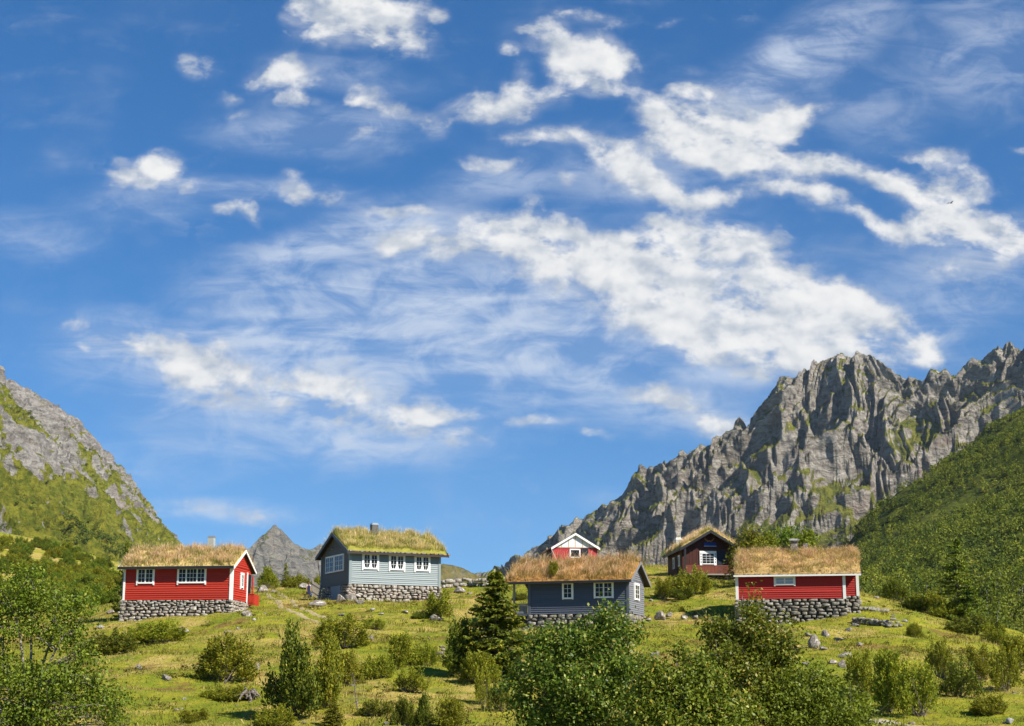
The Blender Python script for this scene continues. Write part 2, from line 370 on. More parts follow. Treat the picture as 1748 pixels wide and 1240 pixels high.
n2 = w.noise(w.mapping(uv0, (8, 40, 1), (0, 0, R(6))), 1.0, 6, .6, .7); n3 = w.noise(w.mapping(uv0, (24, 40, 1), (0, 0, R(-18))), 1.0, 6, .62, .8)
nw = w.math('ADD', w.math('MULTIPLY', n2, .5), w.math('MULTIPLY', n3, .5))
nwr = w.math('MULTIPLY_ADD', w.maprange(nw, .39, .63), .80); nwr.node.inputs[2].default_value = .18
gaps = w.maprange(w.noise(w.mapping(uv0, (1, 1.6, 1), (0, 0, R(14)), (3, 1, 0)), 22, 4, .6, .3), .50, .66)
slope_l = w.math('MULTIPLY', w.math('SUBTRACT', nS, nSo), 2.6)
skyv = w.n('CombineXYZ'); w.l(sep.outputs[0], skyv.inputs[0]); w.l(sep.outputs[1], skyv.inputs[1])
skz = w.math('MULTIPLY_ADD', w.math('MAXIMUM', sep.outputs[2], -.02), 1.0); skz.node.inputs[2].default_value = .085; w.l(skz, skyv.inputs[2])
w.l(vmath('NORMALIZE', skyv.outputs[0], None).outputs[0], sky.inputs['Vector'])
hs = w.n('HueSaturation'); hs.inputs['Saturation'].default_value = SKY_SAT; hs.inputs['Value'].default_value = SKY_VAL; w.l(sky.outputs[0], hs.inputs['Color'])
SKYC = w.mix(1.0, hs.outputs[0], SKY_TINT, 'MULTIPLY')
EXPK = 1 / (SKY_S * 2 ** scene.view_settings.exposure)
wcol = (.66 * EXPK, .74 * EXPK, .87 * EXPK)
def background(col):
    b = w.n('Background'); b.inputs['Strength'].default_value = SKY_S; w.l(col, b.inputs['Color']); return b.outputs[0]
def near(lst, x0, x1, y0, y1, soft):
    return [q for q in lst if x0 - 60 - soft * q[2] < q[0] < x1 + 60 + soft * q[2] and y0 - 60 - soft * (q[3] + .5 * q[2] * abs(math.sin(R(q[4])))) < q[1] < y1 + 60 + soft * (q[3] + .5 * q[2] * abs(math.sin(R(q[4]))))]
def cell(x0, x1, y0, y1):
    cu, wi = near(CUM, x0, x1, y0, y1, SOFT), near(WIS, x0, x1, y0, y1, 1.15)
    col = SKYC
    if wi:
        Dw = w.math('MULTIPLY', w.math('MULTIPLY', w.math('MINIMUM', blobs(wi, uv0, 1.15), 1.0), nwr), .80)
        col = w.mix(Dw, col, wcol)
    if cu:
        mc = w.math('MINIMUM', blobs(cu, uv, SOFT), 1.35)
        dens = w.math('ADD', mc, w.math('MULTIPLY', nsum, w.maprange(mc, .0, .3, .10, 1)))
        dens = w.math('ADD', dens, w.math('MULTIPLY', w.math('SUBTRACT', nw, .52), 1.5))
        dens = w.math('SUBTRACT', dens, w.math('MULTIPLY', gaps, .55))
        Dc = w.maprange(dens, -.08, 1.22)
        veil = w.math('MULTIPLY', w.maprange(w.math('ADD', mc, w.math('MULTIPLY', w.math('SUBTRACT', nL, .5), 1.2)), -.05, .75), w.math('MULTIPLY', nwr, .50))
        Dc = w.math('MAXIMUM', Dc, veil)
        core = w.maprange(dens, .55, 1.7, .30, .70)
        lit = w.math('ADD', slope_l, core, clamp=True)
        ccol = w.ramp(lit, [(0, (.50, .555, .64)), (.3, (.62, .66, .72)), (.62, (.80, .815, .835)), (1, (.91, .905, .90))])
        col = w.mix(Dc, col, w.mix(1.0, ccol, (EXPK, EXPK, EXPK), 'MULTIPLY'))
    return background(col)
SOFT = 1.7
sh = background(SKYC)
def below(py): return w.math('LESS_THAN', vv, ray(CX, py)[1])
XE = [-900, 430, 760, 1100, 1420, 2800]; YE = [-500, 350, 940]
for i in range(5):
    for j in range(2):
        f = w.math('MULTIPLY', w.math('GREATER_THAN', uu, ray(XE[i], 620)[0]), w.math('LESS_THAN', uu, ray(XE[i + 1], 620)[0]))
        f = w.math('MULTIPLY', f, w.math('MULTIPLY', w.math('LESS_THAN', vv, ray(CX, YE[j])[1]), w.math('GREATER_THAN', vv, ray(CX, YE[j + 1])[1])))
        f = w.math('MULTIPLY', f, w.math('GREATER_THAN', sep.outputs[1], .04))
        mx = w.n('MixShader'); w.l(f, mx.inputs[0]); w.l(sh, mx.inputs[1]); w.l(cell(XE[i], XE[i + 1], YE[j], YE[j + 1]), mx.inputs[2]); sh = mx.outputs[0]
f = w.math('MULTIPLY', w.math('GREATER_THAN', sep.outputs[1], .04), w.math('GREATER_THAN', vv, ray(CX, YE[-1])[1]))
mx = w.n('MixShader'); w.l(f, mx.inputs[0]); w.l(background(SKYC), mx.inputs[1]); w.l(sh, mx.inputs[2])
w.l(mx.outputs[0], w.out.inputs['Surface'])
world.cycles.sampling_method = 'MANUAL'; world.cycles.sample_map_resolution = 512
scene.cycles.max_bounces = 6; scene.cycles.transparent_max_bounces = 8
scene.cycles.use_denoising = True; scene.cycles.denoiser = 'OPENIMAGEDENOISE'; scene.cycles.denoising_input_passes = 'RGB_ALBEDO_NORMAL'; scene.cycles.denoising_prefilter = 'ACCURATE'

# ------------------------------------------------------------------ the hill (one ground sheet out to the horizon)
CTRL = [(-200, 1300, 40), (100, 1310, 40), (500, 1310, 41), (874, 1310, 42), (1300, 1310, 42), (1700, 1310, 42), (1950, 1310, 42),
 (-100, 1245, 58), (100, 1243, 58), (500, 1242, 58), (874, 1240, 59), (1300, 1238, 60), (1730, 1232, 61), (1900, 1235, 61),
 (-80, 1130, 85), (100, 1125, 85), (300, 1122, 84), (600, 1122, 84), (874, 1128, 82), (1150, 1124, 81), (1400, 1126, 81), (1700, 1140, 82), (1900, 1150, 82),
 (180, 1078, 112), (209, 1062, 113.5), (300, 1058, 113), (445, 1046, 112.5), (420, 1036, 121), (215, 1050, 122), (330, 1080, 104), (150, 1062, 125),
 (597, 1032, 121), (755, 1021, 124.5), (548, 1033, 125.5), (700, 1025, 129), (680, 1040, 116), (480, 1024, 125), (460, 1011, 138), (500, 1003, 147), (430, 1006, 147), (520, 1052, 112), (650, 1072, 103),
 (800, 1012, 133), (790, 1000, 147), (845, 1000, 150), (780, 1045, 114), (840, 1075, 103),
 (890, 1086, 105), (1000, 1076, 103.5), (1097, 1062, 107), (1060, 1052, 112), (903, 1070, 111),
 (1150, 1062, 107), (1110, 1037, 119), (1140, 1010, 130), (1120, 990, 145), (1060, 978, 150), (900, 985, 150),
 (945, 971, 146), (1020, 969, 146), (1000, 964, 154), (1165, 987, 139), (1255, 990, 138.5), (1200, 1003, 131), (1220, 978, 150),
 (1258, 1070, 109.5), (1340, 1066, 109), (1447, 1063, 108), (1461, 1043, 111.5), (1300, 1010, 122), (1400, 1010, 122), (1250, 1030, 120),
 (1500, 1040, 117), (1560, 1056, 111), (1640, 1084, 105), (1748, 1112, 99), (1480, 1016, 128), (1535, 1030, 124), (1600, 1050, 119), (1660, 1073, 113), (1748, 1098, 107), (1900, 1150, 99), (1560, 1090, 97), (1420, 1100, 95),
 (1500, 1045, 150), (1600, 1085, 150), (1700, 1120, 150), (1380, 985, 145), (1330, 975, 155), (1400, 1040, 190), (1250, 1010, 200), (1500, 1090, 190), (1700, 1150, 190),
 (480, 1015, 175), (600, 1030, 180), (800, 1020, 180), (850, 1015, 190), (1000, 1000, 190), (480, 1050, 230), (800, 1060, 230), (1100, 1060, 240),
 (0, 1055, 150), (150, 1042, 150), (0, 1010, 200), (120, 1008, 200), (220, 1012, 200), (-200, 1000, 200), (0, 960, 270), (110, 968, 270), (210, 980, 270), (-200, 930, 270),
 (0, 910, 340), (60, 922, 340), (130, 940, 340), (200, 962, 340), (270, 985, 340), (330, 1003, 340), (-150, 880, 340), (-350, 850, 340), (0, 945, 420), (200, 990, 420), (330, 1040, 400), (-300, 900, 420), (600, 1080, 400), (1000, 1090, 400), (1600, 1150, 400)]
_pts = np.array([tuple(P(*c)) for c in CTRL])
def _tps(r2): return np.where(r2 > 1e-9, .5 * r2 * np.log(r2 + 1e-12), 0)
_sc = 100.0
def rbf_fit(pts, lam):
    xy = pts[:, :2] / _sc; n = len(xy)
    K = _tps(((xy[:, None] - xy[None]) ** 2).sum(-1)) + lam * np.eye(n)
    Pm = np.c_[np.ones(n), xy]; A = np.block([[K, Pm], [Pm.T, np.zeros((3, 3))]])
    return xy, np.linalg.solve(A, np.r_[pts[:, 2], 0, 0, 0])
def rbf_eval(fit, x, y):
    xy, cf = fit; n = len(xy); x = np.asarray(x, float) / _sc; y = np.asarray(y, float) / _sc
    sh = x.shape; x = x.ravel(); y = y.ravel(); out = np.empty(len(x))
    for i in range(0, len(x), 40000):
        a, b = x[i:i + 40000], y[i:i + 40000]
        out[i:i + 40000] = _tps((a[:, None] - xy[:, 0]) ** 2 + (b[:, None] - xy[:, 1]) ** 2) @ cf[:n] + cf[n] + cf[n + 1] * a + cf[n + 2] * b
    return out.reshape(sh)
_fit = rbf_fit(_pts, .0006)
def zf(x, y):
    x = np.asarray(x, float); y = np.asarray(y, float)
    cxl = np.clip(x, -.42 * np.clip(y, 40, 420) - 5, .42 * np.clip(y, 40, 420) + 5); cyl = np.clip(y, 36, 425)
    z = rbf_eval(_fit, cxl, cyl)
    d = np.hypot(x - cxl, y - cyl)
    z = np.clip(z, -14, 45)
    z = z + (-14 - z) * sstep(0, 160, d)
    far = sstep(200, 20, d)
    z = z + far * (.30 * fbm(x / 9, y / 9, 3, 5) + .11 * fbm(x / 2.3, y / 2.3, 3, 9) * sstep(260, 120, y))
    return z
def zf1(x, y): return float(zf(np.array([x]), np.array([y]))[0])
def hit(px, py, d0=36, d1=420):
    """where the line of sight through a pixel meets the hill"""
    u, v = ray(px, py); d = np.arange(d0, d1, .4)
    g = v * d - zf(u * d, d); k = np.where((g[:-1] > 0) & (g[1:] <= 0))[0]
    if len(k) == 0: k = [int(np.argmin(np.abs(g)))]; dd = d[k[0]]
    else: k = k[0]; dd = d[k] + .4 * g[k] / (g[k] - g[k + 1])
    return Vector((u * dd, dd, zf1(u * dd, dd)))
def axis(segs):
    a = []
    for s0, s1, st in segs: a += list(np.arange(s0, s1, st))
    return np.array(a + [segs[-1][1]], float)
gx = axis([(-3400, -1000, 400), (-1000, -300, 70), (-300, -125, 8), (-125, -62, 1.6), (-62, 66, .36), (66, 130, 2), (130, 300, 10), (300, 1000, 80), (1000, 3400, 400)])
gy = axis([(-600, 0, 60), (0, 34, 3), (34, 162, .40), (162, 430, 2.2), (430, 800, 25), (800, 2000, 120), (2000, 7600, 800)])
GX, GY = np.meshgrid(gx, gy); GZ = zf(GX, GY)
t = NT('hill_grass')
p = t.pos()
na = t.noise(p, .10, 4, .55, .5); nb = t.noise(p, .55, 6, .6, .4); nc = t.noise(t.mapping(p, (1, 1, 1), loc=(31, 7, 0)), 3.2, 7, .68, .3); nd = t.noise(t.mapping(p, (1, 1, 1), loc=(71, 27, 0)), .28, 5, .6, .6)
green = t.mix(t.maprange(nb, .38, .62), (.150, .188, .016), (.265, .255, .024))
dry = t.mix(t.maprange(nc, .35, .65), (.34, .25, .06), (.46, .35, .12))
col = t.mix(t.math('MULTIPLY', t.maprange(t.math('ADD', t.math('MULTIPLY', na, .55), t.math('MULTIPLY', nd, .45)), .48, .58), .9), green, dry)
col = t.mix(t.math('MULTIPLY', t.maprange(nc, .54, .68), .6), col, (.15, .12, .04))
col = t.mix(t.math('MULTIPLY', t.maprange(nc, .46, .34), .6), col, (.26, .245, .022))
spots = t.maprange(t.noise(t.mapping(p, (1, 1, 1), loc=(15, 3, 0)), 1.5, 6, .7, .5), .57, .66)
col = t.mix(t.math('MULTIPLY', spots, .75), col, (.085, .095, .012))
heath = t.maprange(t.noise(t.mapping(p, (1, 1, 1), loc=(5, 91, 0)), .22, 6, .65, .8), .56, .66)
col = t.mix(t.math('MULTIPLY', heath, .75), col, (.20, .105, .045))
M['ground'] = t.done(t.principled(col, .95, .05, t.bump(t.math('ADD', nc, t.math('MULTIPLY', nb, .6)), .9, .22)))
tag(mesh_np('ground', np.stack([GX, GY, GZ], -1).reshape(-1, 3), grid_faces(*GX.shape), M['ground'], None, True), kind='structure')

# ------------------------------------------------------------------ mountains
def m_mountain(name, g_lo, g_hi, rockA, rockB, grassA, grassB, sc=1.0, lowgrass=None):
    t = NT(name); p = t.pos(); geo = t.n('NewGeometry')
    sx = t.n('SeparateXYZ'); t.l(geo.outputs['Normal'], sx.inputs[0])
    n = t.noise(p, .012 * sc, 8, .62, .5); n2 = t.noise(p, .07 * sc, 8, .68); n3 = t.noise(t.mapping(p, (1, 1, 2.5), (R(20), R(25), 0)), .035 * sc, 9, .7, .6)
    rock = t.mix(t.maprange(n3, .35, .66), rockA, rockB)
    rock = t.mix(t.math('MULTIPLY', t.maprange(n2, .50, .36), .55), rock, hsv(rockA, .5))
    rock = t.mix(t.math('MULTIPLY', t.maprange(n, .55, .68), .5), rock, (.26, .19, .15))
    grass = t.mix(t.maprange(n2, .38, .62), grassA, grassB)
    at = t.n('Attribute'); at.attribute_name = 'green'
    k = t.math('ADD', sx.outputs[2], t.math('MULTIPLY', t.math('SUBTRACT', n, .5), .9))
    k = t.math('ADD', k, t.math('MULTIPLY', t.math('SUBTRACT', n2, .5), .55))
    k = t.math('ADD', k, at.outputs['Fac'])
    col = t.mix(t.maprange(k, g_lo, g_hi), rock, grass)
    h = t.math('ADD', t.math('MULTIPLY', n3, 1.0), t.math('MULTIPLY', n2, 1.0))
    return t.done(t.principled(col, .95, .08, t.bump(h, 1.0, 14 / sc)))
def mountain(name, sky_pts, d_of, g, T, steep, mat, px0, px1, ncol, nrow, spur, amp, label=None, seed=1, crag=1.0, green=None, skew=0.0, skyjit=1.0, back=120, gf=None, gully=0):
    pxs = np.linspace(px0, px1, ncol)
    sp = np.array(sky_pts, float); sy = np.interp(pxs, sp[:, 0], sp[:, 1])
    D = np.array([d_of(q) for q in pxs])
    jit = skyjit * (2.4 * fbm(pxs / 14, pxs * 0, 4, seed + 50, .6))
    rid = np.array([tuple(P(q, y_, d)) for q, y_, d in zip(pxs, sy + jit, D)])
    g = np.array(g, float); g /= np.linalg.norm(g)
    tt = np.r_[-np.linspace(1, 0, 7)[:-1] * back, (np.linspace(0, 1, nrow) ** 1.18) * T]
    TT = np.repeat(tt[:, None], ncol, 1)
    X = rid[None, :, 0] + g[0] * TT; Y = rid[None, :, 1] + g[1] * TT
    gf = np.array(gf or g, float); gf /= np.linalg.norm(gf)
    s = -gf[1] * X + gf[0] * Y; q = gf[0] * X + gf[1] * Y
    H = np.where(TT >= 0, steep(np.maximum(TT, 0)), -TT * 0.9)
    kw = max(3, int(ncol * 70 / (px1 - px0))); ker = np.hanning(kw * 2 + 3); ker /= ker.sum(); pad = len(ker) // 2
    smooth = np.convolve(np.pad(rid[:, 2], pad, 'edge'), ker, 'valid'); tn = np.maximum(TT, 0)
    Z = smooth[None] + (rid[:, 2] - smooth)[None] * np.exp(-(tn / (spur * .5)) ** 1.5) - H
    wx = s + spur * .40 * fbm(s / spur, q / spur, 3, seed + 3); wq = q + spur * .40 * fbm(s / spur + 9, q / spur, 3, seed + 4)
    A = sstep(0, spur * .9, tn); A2 = sstep(-spur * .05, spur * .35, tn); A3 = sstep(-spur * .06, spur * .06, tn)
    r1 = ridged(wx / (spur * 1.5), wq / (spur * 4.6), 2, seed, .35) - .80
    r2 = ridged(wx / (spur * .62), wq / (spur * 1.3), 3, seed + 31, .5) - .80
    r3 = ridged((wx + .5 * wq) / (spur * .24), (wq - .5 * wx) / (spur * .42), 4, seed + 61, .55) - .85
    r4 = fbm(wx / (spur * .075), wq / (spur * .10), 4, seed + 91, .6)
    strata = fbm((Z + .35 * s) / (spur * .10), s / (spur * 1.6), 3, seed + 71, .55)
    big = fbm(s / (spur * 3), q / (spur * 3), 2, seed + 7)
    Z = Z + amp * (A * (1.05 * r1 + .35 * big) + .16 * A2 * r2)
    dn = amp * (.22 * A2 * r2 + crag * A3 * (.20 * r3 + .060 * r4 + .05 * strata))
    X = X + g[0] * dn * .72; Y = Y + g[1] * dn * .72; Z = Z + .60 * dn
    att = green(pxs[None, :] + 0 * TT, TT, Z, s, q) if green else 0 * Z
    att = att + gully * np.clip(-r1 - .05, -.4, .8) * sstep(30, 260, tn)
    V = np.stack([X, Y, Z], -1).reshape(-1, 3)
    return tag(mesh_np(name, V, grid_faces(*Z.shape)[:, ::-1], mat, None, False, {'green': att.ravel(), 'fall': TT.ravel()}), label, kind='structure')
def prof(pts):
    a = np.array(pts, float); return lambda t: np.interp(t, a[:, 0], a[:, 1])
SKY_R = [(780, 990), (850, 966), (900, 942), (940, 914), (960, 902), (985, 886), (1000, 877), (1030, 867), (1050, 850), (1063, 843), (1080, 815), (1092, 796), (1112, 795), (1130, 795), (1148, 786), (1160, 778), (1180, 770), (1200, 762), (1215, 753), (1235, 735), (1250, 727), (1255, 713), (1262, 708), (1268, 715), (1275, 727), (1283, 718), (1295, 700), (1308, 681), (1325, 660), (1332, 645), (1345, 648), (1365, 640), (1378, 638), (1390, 620), (1405, 612), (1420, 607), (1432, 604), (1455, 605), (1475, 607), (1500, 620), (1520, 632), (1545, 645), (1562, 648), (1575, 652), (1588, 634), (1600, 632), (1615, 634), (1625, 641), (1645, 625), (1670, 612), (1690, 602), (1705, 596), (1725, 584), (1742, 594), (1765, 590), (1800, 570), (1900, 560), (2000, 520), (2100, 500), (2350, 520)]
M['mount_r'] = m_mountain('crag_rock', .34, .50, (.18, .158, .13), (.46, .42, .36), (.085, .105, .014), (.19, .185, .028))
def green_r(px, T, Z, s, q):
    return .10 * sstep(150, 500, T) + .26 * sstep(330, 90, Z) - .16 * sstep(120, 0, T) + .06 * sstep(1450, 1700, px) - .03
mountain('mountain', SKY_R, lambda px: 2900 - (px - 850) * .36, (-.30, -.95), 1500, prof([(0, 0), (90, 95), (260, 250), (520, 430), (900, 600), (1500, 760)]), M['mount_r'], 780, 2350, 1250, 470, 165, 100, seed=4, green=green_r, skyjit=1.3, crag=.85, gf=(-.90, -.44), gully=.30)
SKY_L = [(-500, 350), (-250, 470), (-100, 560), (0, 626), (8, 645), (20, 652), (60, 672), (90, 690), (118, 706), (132, 716), (150, 740), (175, 765), (200, 795), (225, 835), (235, 850), (245, 866), (270, 895), (285, 910), (297, 925), (330, 955), (400, 1000), (460, 1030)]
M['mount_l'] = m_mountain('pale_slab_rock', .62, .78, (.20, .185, .165), (.42, .395, .36), (.10, .125, .012), (.24, .235, .026), 1.6)
def green_l(px, T, Z, s, q):
    b = fbm(s / 22, q / 260, 3, 77)
    band = np.interp(T, [0, 55, 80, 125, 150, 178, 205, 500], [-.42, -.28, .34, .36, -.24, -.14, .6, .8])
    return band + .55 * b
mountain('mountain', SKY_L, lambda px: 1750 + px * 1.9 if px > -400 else 1000, (.80, -.60), 900, prof([(0, 0), (120, 110), (300, 240), (600, 420), (900, 560)]), M['mount_l'], -480, 455, 680, 360, 60, 20, seed=23, green=green_l, skyjit=.9, crag=1.2, gf=(.9, -.45))
SKY_C = [(330, 1010), (380, 985), (410, 952), (425, 937), (440, 922), (455, 909), (465, 901), (470, 896), (485, 910), (505, 931), (520, 937), (535, 935), (545, 929), (556, 933), (575, 950), (600, 975), (640, 1000), (700, 1020)]
M['mount_c'] = m_mountain('far_peak_rock', .50, .66, (.15, .14, .125), (.27, .245, .20), (.07, .09, .018), (.13, .13, .03), .6)
mountain('mountain', SKY_C, lambda px: 5200 + (px - 500) * 2.0, (-.35, -.94), 1300, prof([(0, 0), (200, 190), (600, 400), (1300, 640)]), M['mount_c'], 330, 700, 420, 300, 230, 130, seed=43, skyjit=.4, crag=.45, gf=(-.75, -.66))
SKY_H = [(690, 985), (730, 966), (757, 963), (775, 966), (790, 970), (808, 979), (825, 990), (860, 1010)]
M['mount_h'] = m_mountain('far_moor', .2, .55, (.25, .23, .20), (.34, .31, .26), (.14, .135, .04), (.24, .20, .07), 1)
mountain('hill', SKY_H, lambda px: 1900 + (px - 700), (-.2, -.98), 500, prof([(0, 0), (500, 260)]), M['mount_h'], 690, 870, 140, 80, 90, 10, seed=61, skyjit=.4)

# ------------------------------------------------------------------ the wooded slope on the right
SLP = [(1430, 1010, 400), (1748, 1105, 300), (1500, 1035, 350), (1442, 932, 1000), (1480, 910, 1040), (1520, 880, 1080), (1600, 815, 1150), (1680, 755, 1230), (1748, 700, 1300), (1850, 620, 1400), (1748, 880, 650), (1600, 960, 600), (1500, 990, 600), (1700, 1020, 420), (1850, 1010, 420), (1900, 800, 800), (1430, 990, 800), (2000, 650, 1200), (2200, 560, 1300), (1400, 1000, 1000),
 (1440, 1000, 1400), (1600, 920, 1550), (1748, 830, 1700), (1950, 700, 1900), (1350, 1060, 700), (1350, 1060, 1100), (1300, 1080, 500), (1300, 1100, 1500), (2100, 980, 420), (2150, 1120, 280), (1600, 1100, 260)]
_sp = np.array([tuple(P(*c)) for c in SLP]); _sfit = rbf_fit(_sp, .02)
def zs(x, y):
    return rbf_eval(_sfit, x, y) + 2.2 * fbm(x / 45, y / 45, 3, 15) + 9 * sstep(500, 1000, y) * fbm(x / 110, y / 110, 3, 19) + .8 * fbm(x / 9, y / 9, 3, 16)
sx_ = np.arange(55, 720, 3.0); sy_ = np.r_[np.arange(240, 700, 3.0), np.arange(700, 1800, 5.0)]
SX, SY = np.meshgrid(sx_, sy_); SZ = np.maximum(zs(SX, SY), -20)
t = NT('slope_undergrowth'); p = t.pos(); n = t.noise(p, .06, 7, .65); n2 = t.noise(p, .4, 6, .65); n3 = t.noise(p, .015, 4, .55, .4)
c = t.mix(t.maprange(n2, .38, .64), (.035, .048, .007), (.075, .088, .012))
c = t.mix(t.math('MULTIPLY', t.maprange(n3, .50, .62), .75), c, (.13, .14, .02))
at = t.n('Attribute'); at.attribute_name = 'green'
c = t.mix(t.math('MULTIPLY', at.outputs['Fac'], t.maprange(n, .35, .6)), c, (.24, .215, .06))
M['slope'] = t.done(t.principled(c, .95, .05, t.bump(n2, .8, 1.2)))
def slope_strip(x, y):                           # paler open turf along the shoulder of the slope
    px = CX + F_PX * x / (y * CP)
    return sstep(960, 1060, y) * sstep(.62, .30, (px - 1430) / 400)
tag(mesh_np('hillside', np.stack([SX, SY, SZ], -1).reshape(-1, 3), grid_faces(*SX.shape), M['slope'], None, True, {'green': slope_strip(SX, SY).ravel()}), kind='structure')

# ------------------------------------------------------------------ the thin blue air of the valley
hz = MB().box(-3500, 3500, -700, 7700, -24, 820).build('haze', bpy.data.materials.new('haze'))
hm = hz.data.materials[0]; hm.use_nodes = True; hn = hm.node_tree; hn.nodes.clear()
ho = hn.nodes.new('ShaderNodeOutputMaterial'); hv = hn.nodes.new('ShaderNodeVolumePrincipled')
hv.inputs['Density'].default_value = HAZE; hv.inputs['Color'].default_value = (.72, .86, 1, 1); hv.inputs['Anisotropy'].default_value = .1
hn.links.new(hv.outputs[0], ho.inputs['Volume']); tag(hz, kind='stuff')
scene.cycles.volume_bounces = 0

# ------------------------------------------------------------------ cabins
rng = np.random.default_rng(11); rnd = random.Random(5)
CUBE = None
def cube_sphere(n):
    V = []; F = []
    for ax in range(3):
        for sg in (-1, 1):
            b = len(V)
            for i in range(n + 1):
                for j in range(n + 1):
                    a, c = math.tan((i / n * 2 - 1) * math.pi / 4), math.tan((j / n * 2 - 1) * math.pi / 4)
                    p = [0, 0, 0]; p[ax] = sg; p[(ax + 1) % 3] = a * sg; p[(ax + 2) % 3] = c; V.append(p)
            for i in range(n):
                for j in range(n):
                    k = b + i * (n + 1) + j; F.append((k, k + n + 1, k + n + 2, k + 1))
    V = np.array(V, float); key = {}; idx = []; U = []
    for v in np.round(V, 5):
        k = tuple(v)
        if k not in key: key[k] = len(U); U.append(v)
        idx.append(key[k])
    U = np.array(U); U /= np.linalg.norm(U, axis=1, keepdims=True)
    return U, np.array(idx)[np.array(F)]
CS2 = cube_sphere(3); CS = cube_sphere(9)
def stone(r, base=CS2, planes=7, rough=.05, box=.0, dlo=.55, dhi=.85):
    """a faceted boulder about 1 across; the surface is a sphere cut by random planes"""
    D, F = base
    rad = np.full(len(D), 1.0)
    for k in range(planes):
        n = r.normal(size=3); n /= np.linalg.norm(n); d = r.uniform(dlo, dhi)
        c = D @ n; rad = np.where(c > .05, np.minimum(rad, d / np.maximum(c, .05)), rad)
    if box:
        lim = .62 / np.abs(D).max(1); rad = np.minimum(rad, lim * (1 + .25 * (1 - box)))
    V = D * rad[:, None]
    V = V * (1 + rough * r.normal(size=(len(V), 1)))
    return V * .62, F
STONES = [stone(np.random.default_rng(100 + k), CS2, 2 + k % 3, .03, .95) for k in range(24)]
